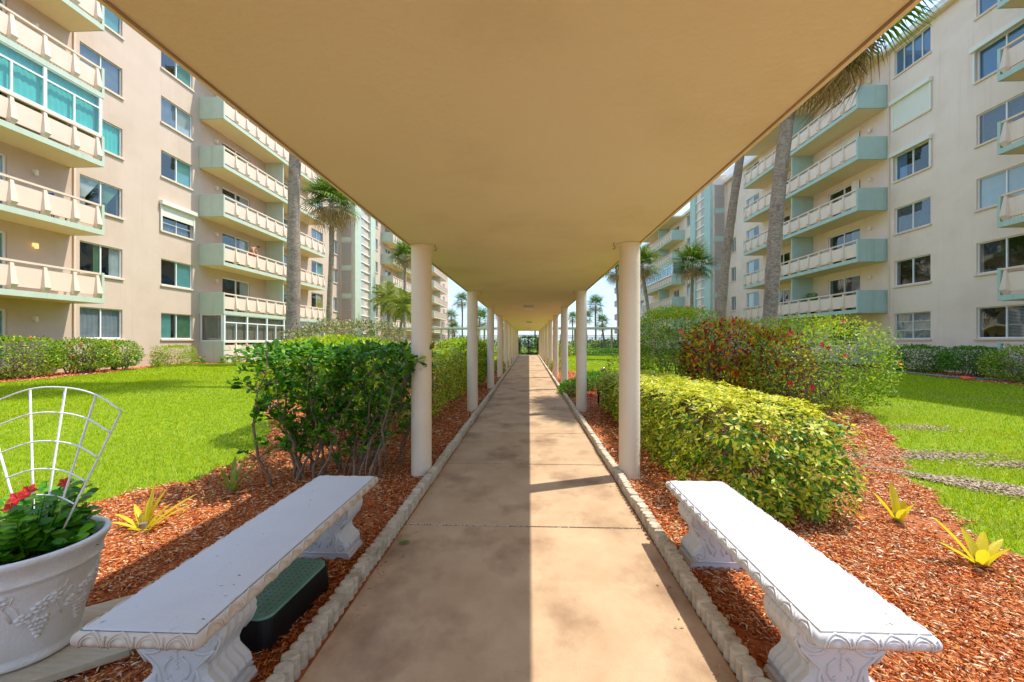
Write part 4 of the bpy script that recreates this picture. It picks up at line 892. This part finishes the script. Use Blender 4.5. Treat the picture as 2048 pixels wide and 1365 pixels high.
shrub('shrub', 'sparse shrub at the left end of the big variegated hedge', 'shrub', [(2.35, 10.3, .55, .45, .5, .55, 2.4)], 900, .06, .5, M['leafhib'], nb=14)
shrub('ground_cover_plant', 'low dark strappy plant spilling over the edging by the third right column', 'plant', [(1.15, 11.0, .1, .32, .75, .2, 2)], 2600, .10, .18, M['leafdk'], nb=3, zmin=0, up=.2, rand=.5)
shrub('ground_cover_plant', 'low strappy plant right of the second right column', 'plant', [(1.9, 12.0, .2, .55, .6, .25, 2)], 2400, .14, .14, M['leafdk'], nb=3, zmin=0, up=.2, rand=.4)
shrub('hedge', 'low clipped dark hedge along the fence on the right', 'hedge', [(8.4, 39.6, .3, 5.6, .5, .34, 8)], 9000, .12, .5, M['leafdk'], nb=6)
shrub('hedge', 'yellowish clipped bush by the fence beside the right columns', 'bush', [(3.2, 36.5, .55, .6, .6, .55, 4)], 1800, .1, .5, M['leafvar'], nb=4)
shrub('ivy_screen', 'dark leafy screen filling the gate at the end of the walk', 'hedge', [(-.04, 41.3, .95, .98, .25, .9, 9)], 5200, .09, .7, M['leafdk'], nb=10)
shrub('hedge', 'low hedge along the fence on the left', 'hedge', [(-7.4, 40.0, .3, 5.2, .5, .4, 8)], 6000, .12, .5, M['leafhib'], nb=6)
# along the buildings
shrub('hibiscus_hedge', 'long hibiscus hedge with red flowers against the left building at the frame edge', 'hedge', [(-16.3, 12.0, .92, .8, 1.6, .62, 3), (-16.3, 14.4, .92, .75, .9, .55, 3)], 9000, .085, .5, M['leafhib'], nb=46, flowers=('red', 16), twigr=.022, zmin=.3)
shrub('hibiscus_bush', 'separate clipped shrub ending the row against the left building', 'bush', [(-16.7, 15.9, .88, .72, .75, .52, 3)], 4200, .08, .5, M['leafhib'], nb=14, twigr=.025, zmin=.35)
shrub('box_shrub', 'small square clipped shrub below the windows of the left building', 'shrub', [(-16.9, 18.9, .68, .6, .85, .5, 5)], 5200, .06, .5, M['leafsun'], nb=6)
for i in range(9):
    x, y = -16.6 + .35 * math.sin(i * 1.7), 17.6 + i * .95
    if i in (1, 2): continue
    shrub('seedling', ['young leafy plant at the near end of the row below the left building', '', '', 'young leafy plant just right of the square clipped shrub', 'second young plant right of the square clipped shrub', 'third young plant right of the square clipped shrub', 'young plant below the green wall end', 'young plant right of the green wall end', 'young plant at the far end of the row by the glazed porch'][i], 'plant', [(x, y, g(x, y) + .16, .16, .16, .17, 2)], 90, .16, .3, M['leafhib'], nb=3, group='young plants below the left building', zmin=0, up=.3)
shrub('shrub', 'dark clipped shrub farthest from the frame edge below the right building', 'shrub', [(16.9, 18.6, .6, .8, 1.05, .62, 3)], 6500, .075, .5, M['leafdk'], nb=16)
shrub('shrub', 'dark rounded shrub in the middle of the row below the right building', 'shrub', [(16.9, 16.3, .62, .7, .95, .55, 3)], 6500, .075, .5, M['leafdk'], nb=22, twigr=.018, zmin=.25)
shrub('hibiscus_bush', 'loose hibiscus with red flowers at the right frame edge', 'bush', [(16.3, 13.9, .62, .9, 1.3, .6, 2.6)], 4600, .08, .5, M['leafhib'], nb=34, flowers=('red', 9))
# far shore vegetation
P = []
for i in range(90):
    x = rng.uniform(-60, 60); y = rng.uniform(62, 96); P.append((x, y, .5, rng.uniform(2, 4), rng.uniform(1, 2), rng.uniform(.7, 1.3)))
parts = []
for b in P: pp, nn = superpts(260, b[:3], b[3:], 2.4); parts.append(leaves(pp, nn, .45, .5))
V, F = join(parts); ob('dune_vegetation', npmesh('dune_vegetation', V, F, M['leafhib']), kind='stuff')

# ------------------------------------------------------------------ bromeliads
def bromeliad(label, loc, spec, m, group='bromeliads in the mulch', k=1.0):
    t = thing('bromeliad', label, 'plant', (loc[0], loc[1], g(*loc)), group=group)
    for (az, el, L2, wd, curl) in spec:
        wd *= k; mb = MB(); V = []; n = 8; d = Vector((math.cos(az), math.sin(az), 0)); s = Vector((-math.sin(az), math.cos(az), 0))
        p = Vector((0, 0, .01)) + d * .02; e = el
        for i in range(n + 1):
            q = i / n; wv = wd * (1 - .25 * math.cos(q * PI * 1.1)) * (1 - q ** 3.2) * .62 + .0008; up = d * -math.sin(e) + Vector((0, 0, 1)) * math.cos(e)
            V += [p - s * wv + up * wv * .45, p - up * wv * .1, p + s * wv + up * wv * .45]
            p = p + (d * math.cos(e) + Vector((0, 0, 1)) * math.sin(e)) * (L2 / n); e -= curl / n
        F = []
        for i in range(n):
            for k in (0, 1): a = i * 3 + k; F.append((a, a + 1, a + 4, a + 3))
        ob('leaf', mb.add(V, F).mesh('leaf', m, True), t)
    mb = MB().tube([(0, 0, -.03), (0, 0, .07)], [.035, .028], 9); ob('base', mb.mesh('base', M['twig']), t)
R_ = math.radians
bromeliad('yellow star-shaped bromeliad left of the left bench', (-2.86, 2.93), [(R_(a), R_(e), l_, w_, .35) for a, e, l_, w_ in ((20, 38, .34, .026), (45, 42, .36, .03), (100, 80, .26, .045), (60, 75, .3, .04), (150, 50, .24, .035), (175, 35, .26, .028), (-30, 30, .12, .03), (210, 40, .2, .03), (-80, 40, .16, .03), (0, 55, .3, .03), (85, 85, .38, .02))], M['brom'])
bromeliad('narrow green bromeliad at the foot of the leggy shrub', (-2.76, 3.7), [(R_(a), R_(e), l_, w_, .3) for a, e, l_, w_ in ((20, 62, .4, .035), (60, 78, .36, .04), (110, 82, .34, .04), (170, 70, .26, .035), (-40, 60, .2, .03), (220, 66, .2, .03))], M['bromg'])
bromeliad('upright yellow bromeliad beside the grass patch, right of the variegated hedge', (2.86, 3.3), [(R_(a), R_(e), l_, w_, .2) for a, e, l_, w_ in ((160, 62, .26, .05), (90, 84, .30, .055), (20, 72, .17, .05), (-70, 70, .2, .055), (250, 66, .16, .05), (60, 60, .12, .04))], M['brom'], k=1.1)
bromeliad('spreading yellow bromeliad nearest the camera on the right', (2.82, 2.68), [(R_(a), R_(e), l_, w_, .3) for a, e, l_, w_ in ((150, 60, .34, .04), (175, 40, .26, .04), (90, 70, .22, .05), (40, 52, .24, .045), (20, 40, .26, .04), (-60, 66, .2, .06), (230, 60, .2, .05))], M['brom'], k=1.15)
bromeliad('small green bromeliad at the right foot of the variegated hedge', (3.3, 4.35), [(R_(a), R_(e), l_, w_, .5) for a, e, l_, w_ in ((10, 45, .26, .025), (60, 60, .24, .03), (120, 60, .24, .03), (180, 45, .2, .03), (-50, 40, .22, .03), (240, 50, .18, .03))], M['bromg'])
bromeliad('tall ragged bromeliad behind the right end of the variegated hedge', (3.75, 5.4), [(R_(a), R_(e), l_, w_, .4) for a, e, l_, w_ in ((10, 50, .45, .03), (70, 84, .5, .05), (120, 75, .45, .04), (180, 60, .4, .03), (-40, 45, .4, .03), (-90, 60, .3, .04))], M['bromg'])

# ------------------------------------------------------------------ benches
def leg_mesh():
    prof = [(0, .172), (.035, .176), (.045, .168), (.055, .165), (.062, .150), (.075, .158), (.10, .164), (.125, .155), (.145, .132), (.165, .112), (.19, .108), (.215, .118), (.25, .142), (.285, .166), (.315, .180), (.34, .183), (.362, .174), (.378, .155), (.39, .140)]
    mb = MB(); ny = 15; TH = .2; V = []; rows = len(prof)
    for j in range(ny):
        y = -TH / 2 + TH * j / (ny - 1)
        for z, hw in prof:
            fl = 0 if z < .06 else .006 * (0.5 + .5 * math.cos(j / (ny - 1) * 2 * PI * 5)); ed = .012 if j in (0, ny - 1) and z > .06 else 0
            V.append((hw - fl - ed, y, z)); 
    nR = len(V)
    for j in range(ny):
        y = -TH / 2 + TH * j / (ny - 1)
        for z, hw in prof:
            fl = 0 if z < .06 else .006 * (0.5 + .5 * math.cos(j / (ny - 1) * 2 * PI * 5)); ed = .012 if j in (0, ny - 1) and z > .06 else 0
            V.append((-(hw - fl - ed), y, z))
    F = []
    for j in range(ny - 1):
        for i in range(rows - 1):
            a = j * rows + i; F.append((a, a + rows, a + rows + 1, a + 1)); b = nR + a; F.append((b, b + 1, b + rows + 1, b + rows))
    for j in (0, ny - 1):
        for i in range(rows - 1):
            a = j * rows + i; b = nR + a; F.append((a, a + 1, b + 1, b) if j == 0 else (b, b + 1, a + 1, a))
    for j in range(ny - 1): a = j * rows + rows - 1; F.append((a, a + rows, nR + a + rows, nR + a))
    return mb.add(V, F).mesh('leg', M['bench'], False)
def spiral(cx, cz, r0, turns, a0, sgn, n=34):
    return [(cx + sgn * r0 * (1 - .86 * i / n) * math.cos(a0 + turns * 2 * PI * i / n), 0, cz + r0 * (1 - .86 * i / n) * math.sin(a0 + turns * 2 * PI * i / n)) for i in range(n + 1)]
def relief_mesh():
    mb = MB()
    for yy in (0.,):
        for s in (-1, 1):
            def T(p, r): mb.tube([(x, yy, z) for x, _, z in p], r, 6)
            up = [(s * .045, 0, .115), (s * .065, 0, .165), (s * .075, 0, .2), (s * .11, 0, .235), (s * .15, 0, .275)]
            T(up + spiral(s * .095, .315, .066, -1.9, -.55, s), [.007] * 5 + [.0075 - .003 * i / 34 for i in range(35)])
            T(spiral(s * .095, .315, .05, -1.7, -.6, s), .0035)
            T([(s * .075, 0, .2), (s * .085, 0, .16), (s * .08, 0, .12)] + spiral(s * .115, .098, .036, 1.6, PI, s, 22), .0065)
            T([(s * .02, 0, .24), (s * .045, 0, .215), (s * .05, 0, .185), (s * .035, 0, .16), (s * .022, 0, .175)], [.006, .008, .007, .006, .004])
            T([(s * .03, 0, .1), (s * .012, 0, .14), (s * .03, 0, .17)], .004)
            T([(s * .155, 0, .33), (s * .168, 0, .30), (s * .15, 0, .26), (s * .12, 0, .22)], .0045)
            mb.ball((s * .095, yy, .315), (.014, .012, .014), 8, 5)
        for i in range(4): mb.ball((0, yy, .2 + i * .017), (.008 - i * .001, .007, .008), 8, 4)
        for a in (-.6, 0, .6): mb.tube([(0, yy, .275), (.02 * math.sin(a), yy, .295), (.045 * math.sin(a), yy, .32)], [.003, .008, .002], 6)
        mb.ball((0, yy, .27), (.012, .01, .012), 8, 5)
        mb.box(-.155, .155, yy - .006, yy + .006, .062, .07)
    return mb.mesh('relief', M['bench'], True)
def moulding(Wd, Ln, m, name='moulding'):
    """rounded edge strip with egg and tongue ornaments around the seat"""
    mb = MB(); prof = []
    for i in range(9): a = -PI / 2 + PI * i / 8; prof.append((.018 * math.cos(a), -.031 + .026 * math.sin(a)))
    hx, hy = Wd / 2, Ln / 2; cs = [(-hx, -hy), (hx, -hy), (hx, hy), (-hx, hy)]; V = []; n = len(prof)
    for cx, cy in cs:
        for d, z in prof: V.append((cx + math.copysign(d, cx), cy + math.copysign(d, cy), z))
    F = []
    for c in range(4):
        for i in range(n - 1): a = c * n + i; b = ((c + 1) % 4) * n + i; F.append((a, b, b + 1, a + 1))
    mb.add(V, F)
    def orn(px, py, ax, ay, nx, ny):
        for R1, R2, rt in ((.042, .030, .004), (.033, .023, .003)):
            pts = []
            for i in range(11):
                a = PI * (1.08 - 1.16 * i / 10); u = math.cos(a) * R1; vv = math.sin(a) * R2 * 1.25 - .042
                dd = .018 * math.sqrt(max(0, 1 - ((vv + .031) / .027) ** 2)) if abs(vv + .031) < .027 else 0
                pts.append((px + ax * u + nx * (dd + .001), py + ay * u + ny * (dd + .001), vv))
            mb.tube(pts, rt, 5)
        rot = Matrix(((ax, nx, 0), (ay, ny, 0), (0, 0, 1)))
        mb.ball((px + nx * .010, py + ny * .010, -.034), (.022, .011, .015), 10, 6, mat=rot)
        hx_, hy_ = px + ax * .05, py + ay * .05
        mb.tube([(hx_ + nx * .013, hy_ + ny * .013, -.052), (hx_ + nx * .021, hy_ + ny * .021, -.03), (hx_ + nx * .016, hy_ + ny * .016, -.01)], [.002, .005, .0035], 5)
    nn = round(Ln / .1)
    for i in range(nn):
        y = -hy + Ln * (i + .5) / nn
        for s in (-1, 1): orn(s * hx, y, 0, 1, s, 0)
    nw = round(Wd / .1)
    for i in range(nw):
        x = -hx + Wd * (i + .5) / nw
        for s in (-1, 1): orn(x, s * hy, 1, 0, 0, s)
    return mb.mesh('moulding', m, True)
LEG = leg_mesh(); REL = relief_mesh()
def bench(label, cx, y0, y1, Wd, m, H=.42):
    yc = (y0 + y1) / 2; t = thing('bench', label, 'bench', (cx, yc, g(cx, yc) + .02), group='white concrete benches'); z = H - g(cx, yc) - .02
    seat = ob('seat', MB().box(-Wd / 2, Wd / 2, -(y1 - y0) / 2, (y1 - y0) / 2, -.055, 0).mesh('seat', M['seat'], bevel=.004), t, (0, 0, z))
    ob('seam', MB().box(-Wd / 2 - .003, Wd / 2 + .003, -(y1 - y0) / 2 - .003, (y1 - y0) / 2 + .003, -.05, -.004).mesh('seam', M['gap']), seat)
    mb = MB(); rr = random.Random(int(cx * 100) + 5)
    for i in range(26):
        x, y, a, q = rr.uniform(-Wd / 2 + .02, Wd / 2 - .02), rr.uniform(-(y1 - y0) / 2 + .03, (y1 - y0) / 2 - .03), rr.uniform(0, 3), rr.uniform(.003, .011)
        mb.add([(x - q * math.cos(a), y - q * math.sin(a), .0006), (x + q * .3 * math.sin(a), y - q * .3 * math.cos(a), .0012), (x + q * math.cos(a), y + q * math.sin(a), .0006), (x - q * .3 * math.sin(a), y + q * .3 * math.cos(a), .0004)], [(0, 1, 2, 3)])
    ob('debris', mb.mesh('debris', M['gap']), seat, kind='stuff')
    ob('moulding', moulding(Wd + .004, y1 - y0 + .004, m), seat)
    for s in (-1, 1):
        l = ob('leg', LEG, t, (0, s * ((y1 - y0) / 2 - .25), z - .055 - .39 + .0)); l.scale = (1, 1, 1)
        for yy in (-.1, .1): ob('relief', REL, l, (0, yy, 0))
bench('white concrete scroll-legged bench standing in the shade left of the walk', -1.32, 1.335, 2.93, .405, M['benchcream'])
bench('white concrete scroll-legged bench in full sun right of the walk', 1.165, 1.43, 2.92, .36, M['benchw'])

# ------------------------------------------------------------------ planter, trellis, board, valve box
PX, PY = -2.22, 1.72
board = ob('wooden_board', MB().box(-.36, .36, -.26, .26, 0, .035).mesh('wooden_board', M['wood'], bevel=.004), None, (PX + .02, PY, g(PX, PY) + .03), (0, 0, R_(38))); tag(board, 'weathered grey wooden board under the white planter', 'board')
pz = g(PX, PY) + .067
pot = thing('planter', 'large round white planter moulded with grapevines, standing on a wooden board at left', 'planter', (PX, PY, pz))
prof = [(.16, 0), (.175, .008), (.178, .03), (.168, .04), (.172, .05), (.186, .12), (.203, .2), (.218, .28), (.23, .345), (.234, .36), (.246, .368), (.246, .378), (.240, .386), (.252, .42), (.262, .445), (.27, .455), (.27, .47), (.262, .477), (.248, .474), (.238, .455), (.228, .40), (.22, .38)]
ob('bowl', MB().lathe(prof, 72, cap=False).mesh('bowl', M['pot'], True), pot)
ob('soil', MB().lathe([(.225, .405), (.001, .425)], 32, cap=False).mesh('soil', M['soil']), pot)
n = 1500; a = rng.uniform(0, 2 * PI, n); r = .225 * np.sqrt(rng.uniform(0, 1, n)); P = np.stack([r * np.cos(a), r * np.sin(a), .41 + rng.uniform(0, .025, n)], 1); an = rng.uniform(0, 2 * PI, n)
V, F = scatter(TS, P, np.stack([np.cos(an), np.sin(an), rng.normal(0, .25, n)], 1), np.tile([0, 0, 1.], (n, 1)) + rng.normal(0, .3, (n, 3)), rng.uniform(.015, .05, n), rng.uniform(.004, .012, n)); ob('bark', npmesh('bark', V, F, M['soil']), pot, kind='stuff')
def prad(z): 
    for (r0, z0), (r1, z1) in zip(prof[:9], prof[1:10]):
        if z0 <= z <= z1: return r0 + (r1 - r0) * (z - z0) / (z1 - z0 + 1e-9)
    return .23
def onp(a, z, off=0): r = prad(z) + off; return (r * math.cos(a), r * math.sin(a), z)
mb = MB(); rr = random.Random(2)
for c in range(9):
    a0 = c * 2 * PI / 9 + .2; z0 = .20 + .05 * (c % 2)
    for q in range(5):
        for i in range(5 - q):
            mb.ball(onp(a0 + (i - (4 - q) / 2) * .062 + rr.uniform(-.01, .01), z0 - q * .019, .002), .0105, 7, 5)
    for lx, lz in ((.02, .05), (-.2, .02), (.22, .07)):
        for k in range(5):
            th = k * 2 * PI / 5 + c; ca = a0 + lx + .075 * math.cos(th); cz = z0 + lz + .017 * math.sin(th)
            mb.ball(onp(ca, min(.335, cz), 0), (.013, .013, .009), 7, 4)
        mb.ball(onp(a0 + lx, min(.33, z0 + lz), .003), .009, 7, 4)
    pts = [onp(a0 - .35 + .7 * i / 12, .235 + .055 * math.sin(i * .75 + c), .002) for i in range(13)]; mb.tube(pts, .0048, 6)
    mb.tube([onp(a0 + .25 + .02 * i, .28 + .006 * i + .01 * math.sin(i), .002) for i in range(8)], .0035, 5)
ob('grape_relief', mb.mesh('grape_relief', M['pot'], True), pot)
# trellis
tr = thing('trellis', 'white wire fan trellis standing in the planter', 'trellis', (PX, PY + .05, pz + .36))
tops = [(-.255, .70), (-.045, .775), (.125, .785), (.27, .755), (.39, .685)]   # local x, z of rod tops
bots = [(-.04, 0), (-.02, 0), (0, 0), (.02, 0), (.04, 0)]
def arcp(s):
    pts = []
    for (bx, bz), (tx, tz) in zip(bots, tops): pts.append(Vector((bx + (tx - bx) * s, 0, bz + (tz - bz) * s)))
    return pts
def cr_(pts, n=6):
    out = []; P = [pts[0] * 2 - pts[1]] + pts + [pts[-1] * 2 - pts[-2]]
    for i in range(1, len(P) - 2):
        for k in range(n):
            t = k / n; a, b, c, d = P[i - 1], P[i], P[i + 1], P[i + 2]
            out.append(.5 * ((2 * b) + (c - a) * t + (2 * a - 5 * b + 4 * c - d) * t * t + (3 * b - a - 3 * c + d) * t ** 3))
    return out + [pts[-1]]
for (b, tt) in zip(bots, tops): ob('rod', MB().tube([(b[0], 0, b[1] - .2), (b[0], 0, b[1]), (tt[0], 0, tt[1])], .0042, 8).mesh('rod', M['wire'], True), tr)
for s in (1, .855, .69, .53, .38): ob('hoop', MB().tube(cr_(arcp(s)), .0036, 8).mesh('hoop', M['wire'], True), tr, (0, -.006, 0))
# potted plant
pp = thing('flowering_plant', 'glossy green flowering plant with red blooms growing in the white planter', 'plant', (PX, PY, pz + .40)); rr = random.Random(4); P = []; A = []; mb = MB()
for i in range(95):
    a = rr.uniform(0, 2 * PI); r = .2 * math.sqrt(rr.random()); h = rr.uniform(.08, .30) * (1.2 - r * 1.8); ex = Vector((r * math.cos(a) * 1.15 - .03, r * math.sin(a) * 1.15, h)); b = Vector((r * .4 * math.cos(a), r * .4 * math.sin(a), 0)); mb.tube([b, b.lerp(ex, .5) + Vector((0, 0, .02)), ex], [.004, .003, .002], 5)
    if ex.x > .1 and ex.y < -.02 and rr.random() < .6: continue
    for k in range(9):
        s = .35 + .65 * k / 8; th = k * 2.4 + i; P.append(b.lerp(ex, s)); A.append((math.cos(th), math.sin(th), rr.uniform(-.1, .5)))
ob('stems', mb.mesh('stems', M['leafdk']), pp)
P = np.array([tuple(p) for p in P]); A = np.array(A); n = len(P); S = rng.uniform(.045, .075, n); V, F = scatter(TO, P, A, np.tile([.1, -.5, 1.], (n, 1)) + rng.normal(0, .25, (n, 3)), S, S * .62)
ob('foliage', npmesh('foliage', V, F, mat('leaf_pot', None or (0, .1, 0), isl=[(0, (.03, .16, .008)), (.6, (.08, .30, .012)), (1, (.2, .46, .02))], rough=.32, spec=.4, trans=.3), True), pp, kind='stuff')
fl = flower_mesh(M['red'], .036)
for x, y, z, s in ((.04, -.06, .285, 1), (.055, -.03, .305, .9), (.03, -.075, .25, .8), (.11, .06, .31, .8)): o = ob('flower', fl, pp, (x, y, z), (.9, .3 * x, .4)); o.scale = (s, s, s)
# valve box
vb = thing('valve_box', 'black irrigation box with worn green lid under the left bench', 'valve box', (-1.32, 2.07, g(-1.3, 2.07) + .01), (0, 0, R_(-4)))
def rbox(hx, hy, r, z0, z1, taper=1.0, n=6):
    V = []
    for z, s in ((z0, 1), (z1, taper)):
        for cx, cy, a0 in ((hx - r, hy - r, 0), (-hx + r, hy - r, PI / 2), (-hx + r, -hy + r, PI), (hx - r, -hy + r, 1.5 * PI)):
            for i in range(n + 1): a = a0 + PI / 2 * i / n; V.append(((cx + r * math.cos(a)) * s, (cy + r * math.sin(a)) * s, z))
    N_ = len(V) // 2; F = [(i, (i + 1) % N_, (i + 1) % N_ + N_, i + N_) for i in range(N_)] + [tuple(range(N_, 2 * N_))]; return V, F
v_, f_ = rbox(.17, .275, .06, 0, .14, .94); ob('box', MB().add(v_, f_).mesh('box', M['boxbody']), vb)
v_, f_ = rbox(.155, .255, .055, .135, .152, .99); lid = ob('lid', MB().add(v_, f_).mesh('lid', M['boxlid'], bevel=.002), vb)
mb = MB()
for i in range(9):
    for j in range(16):
        x, y = -.12 + i * .03, -.21 + j * .028; a = PI / 4 if (i + j) % 2 else -PI / 4; c_, s_ = math.cos(a) * .008, math.sin(a) * .008
        mb.add([(x - c_ - s_ * .3, y - s_ + c_ * .3, .1515), (x + c_ - s_ * .3, y + s_ + c_ * .3, .1515), (x + c_ + s_ * .3, y + s_ - c_ * .3, .1515), (x - c_ + s_ * .3, y - s_ - c_ * .3, .1515), (x, y, .1555)], [(0, 1, 4), (1, 2, 4), (2, 3, 4), (3, 0, 4)])
ob('tread', mb.mesh('tread', mat('tread_worn', (.06, .13, .10), (.20, .10, .07), 20)), lid, kind='stuff')

# ------------------------------------------------------------------ small items
V, F = scatter(TO, np.array([[0, 0, .01]]), np.array([[1., .35, 0]]), np.array([[0, 0, 1.]]), np.array([.085]), np.array([.035]))
o = ob('fallen_leaf', npmesh('fallen_leaf', V, F, M['leafdk']), None, (-.9, 2.78, .004)); tag(o, 'single dark green leaf lying on the walk', 'leaf')
n = 60; x = np.where(rng.uniform(0, 1, n) < .5, rng.uniform(-.93, -.8, n), rng.uniform(.7, .84, n)); y = rng.uniform(1.4, 12, n)
V, F = scatter(T5, np.stack([x, y, np.full(n, .004)], 1), np.stack([rng.normal(0, 1, n), rng.normal(0, 1, n), np.full(n, .1)], 1), np.tile([0, 0, 1.], (n, 1)) + rng.normal(0, .2, (n, 3)), rng.uniform(.012, .04, n), rng.uniform(.005, .015, n)); ob('path_litter', npmesh('path_litter', V, F, M['leafbrown']), kind='stuff')
chips('stray_mulch', [(-.94, -.86, 1, 6, 500, .02, .004)], [(-.94, 0), (-.86, 0), (-.86, 9), (-.94, 9)]); chips('stray_mulch', [(.78, .86, 1, 6, 500, .02, .004)], [(.78, 0), (.86, 0), (.86, 9), (.78, 9)])
t = thing('path_light', 'short black bollard light in the mulch by the second right column', 'garden light', (1.55, 9.2, 0)); ob('stake', MB().lathe([(.02, -.03), (.022, .2), (.032, .22)], 12).mesh('stake', M['black'], True), t); ob('head', MB().lathe([(.04, .22), (.042, .3), (.045, .305), (.03, .33)], 14).mesh('head', M['black'], True), t)
t = thing('spotlight', 'small silver spotlight above the plants at the hedge end', 'garden light', (2.25, 12.6, 0)); ob('stem', MB().tube([(0, 0, 0), (0, 0, .5)], .01, 8).mesh('stem', M['black']), t)
ob('head', MB().lathe([(.02, -.09), (.05, -.06), (.062, .06), (.06, .07)], 16).mesh('head', M['steel'], True), t, (0, 0, .53), (R_(60), 0, R_(60)))
t = thing('red_bloom', 'bright red flower low in the mulch beside the second right column', 'flower', (1.47, 9.8, .05)); o = ob('petals', FL['red'], t, (0, 0, .05), (.8, 0, 0)); o.scale = (1.6, 1.6, 1.6); ob('stem', MB().tube([(0, 0, -.06), (0, 0, .05)], .005, 5).mesh('stem', M['leafdk']), t)
pts = [(15.2 + .4 * math.sin(i * .5), 20.5 - i * .42, g(15.6, 18) + .045) for i in range(18)]; pts = [(15.9 + .25 * math.sin(i * .55), 19.5 - i * .36, g(15.9, 18) + .045) for i in range(18)]
o = ob('garden_hose', MB().tube(pts, .02, 8).mesh('garden_hose', M['hose'], True)); tag(o, 'teal garden hose lying in the mulch below the right building', 'hose')
o = ob('orange_flag', MB().add([(-.16, -.1, .0), (.14, -.14, .05), (.2, .1, .03), (-.1, .14, .08), (0, 0, .1), (-.16, -.1, -.012), (.14, -.14, .038), (.2, .1, .018), (-.1, .14, .068)], [(0, 1, 4), (1, 2, 4), (2, 3, 4), (3, 0, 4), (8, 7, 6, 5), (0, 5, 6, 1), (1, 6, 7, 2), (2, 7, 8, 3), (3, 8, 5, 0)]).mesh('orange_flag', M['flag']), None, (15.3, 15.0, g(15.3, 15) + .05)); tag(o, 'crumpled orange cloth lying on the mulch below the right building', 'cloth')
o = ob('stone', MB().ball((0, 0, .0), (.045, .02, .012), 9, 5).mesh('stone', M['bench'], True), None, (-1.98, 1.62, .03), (0, 0, .5)); tag(o, 'small white stone between the planter and the left bench', 'stone')

# balcony occupants of the left building
XB = -17.9; zf = Bk(3) + .16
def person():
    t = thing('person', 'shirtless person in red shorts bending forward on a left-building balcony', 'person', (XB + 1.0, 24.35, zf), (0, 0, R_(15)))
    bm_v = [(0, 0, .86), (0, -.02, 1.05), (.05, -.02, 1.22), (.12, -.02, 1.36), (.22, -.02, 1.40), (.30, -.02, 1.42), (.12, .19, 1.34), (.2, .27, 1.08), (.28, .24, .86), (.12, -.23, 1.34), (.2, -.31, 1.08), (.28, -.28, .86), (0, .1, .82), (.05, .12, .46), (0, .13, .06), (.12, .13, .03), (0, -.1, .82), (.05, -.12, .46), (0, -.13, .06), (.12, -.13, .03), (.38, -.02, 1.45)]
    e = [(0, 1), (1, 2), (2, 3), (3, 4), (4, 5), (5, 20), (3, 6), (6, 7), (7, 8), (3, 9), (9, 10), (10, 11), (0, 12), (12, 13), (13, 14), (14, 15), (0, 16), (16, 17), (17, 18), (18, 19)]
    rad = [.14, .135, .15, .15, .06, .09, .07, .045, .035, .07, .045, .035, .1, .065, .045, .04, .1, .065, .045, .04, .075]
    me = bpy.data.meshes.new('body'); me.from_pydata(bm_v, e, []); o = ob('body', me, t); me.materials.append(M['skin'])
    md = o.modifiers.new('skin', 'SKIN'); 
    for i, r in enumerate(rad): me.skin_vertices[0].data[i].radius = (r, r)
    me.skin_vertices[0].data[0].use_root = True
    md2 = o.modifiers.new('sub', 'SUBSURF'); md2.levels = 1; md2.render_levels = 2
    ob('hair', MB().ball((.36, -.02, 1.49), (.085, .09, .075), 12, 8).mesh('hair', M['hair'], True), t)
    ob('shorts', MB().tube([(0, .0, .98), (0, 0, .84)], [.165, .19], 14).tube([(0, .1, .86), (.04, .12, .56)], [.125, .1], 12).tube([(0, -.1, .86), (.04, -.12, .56)], [.125, .1], 12).mesh('shorts', M['short'], True), t)
person()
def chair(loc, rz, m, lab, group='patio chairs on the left balconies'):
    t = thing('patio_chair', lab, 'chair', loc, (0, 0, rz), group)
    ob('seat', MB().box(-.25, .25, -.24, .24, .4, .44).mesh('seat', m, bevel=.01), t); ob('backrest', MB().box(-.25, -.22, -.24, .24, .46, .95).mesh('backrest', m, bevel=.01), t)
    for x in (-.22, .22):
        for y in (-.22, .22): ob('leg', cm_('cleg', lambda: MB().tube([(0, 0, 0), (0, 0, .4)], .014, 6).mesh('leg', M['black'])), t, (x, y, 0))
        ob('armrest', MB().box(-.24, .24, x - .02, x + .02, .62, .65).mesh('armrest', M['black']), t)
chair((XB + .8, 23.2, zf), R_(70), M['fabric'], 'dark patio chair left of the bending person on the balcony')
chair((XB + .8, 25.6, zf), R_(110), M['fabric'], 'dark patio chair right of the bending person, near the green divider')
chair((XB + .85, 14.0, Bk(3) + .16), R_(100), M['bluec'], 'blue canvas chair behind the third-floor rail at the left frame edge')
chair((XB + .85, 23.6, Bk(2) + .16), R_(80), M['fabric'], 'dark chair on the balcony just above the glazed porch')
chair((XB + .8, 24.4, Bk(4) + .16), R_(80), M['bluec'], 'blue chair on the balcony above the bending person')
def urn(x, y, z, lab):
    t = thing('potted_tree', lab, 'potted plant', (x, y, z)); ob('pot', MB().lathe([(.12, 0), (.17, .25), (.18, .27), (.15, .27)], 16).mesh('pot', M['black'], True), t)
    ob('stem', MB().tube([(0, 0, .25), (.03, 0, .7), (0, 0, 1.15)], .018, 6).tube([(.03, 0, .7), (0, .35, 1.0)], .012, 6).mesh('stem', M['twig']), t)
    pr = []
    for c, r in (((0, 0, 1.25), (.25, .4, .12)), ((0, .45, 1.05), (.18, .25, .1)), ((0, -.3, 1.0), (.15, .2, .09))): p, nn = superpts(240, c, r, 2); pr.append(leaves(p, nn, .09, .4))
    V, F = join(pr); ob('foliage', npmesh('foliage', V, F, M['leafdk']), t, kind='stuff')
urn(18.5 - .7, 26.6, Bk(2) + .16, 'small dark bonsai-like tree on the lowest right balcony by the green divider')
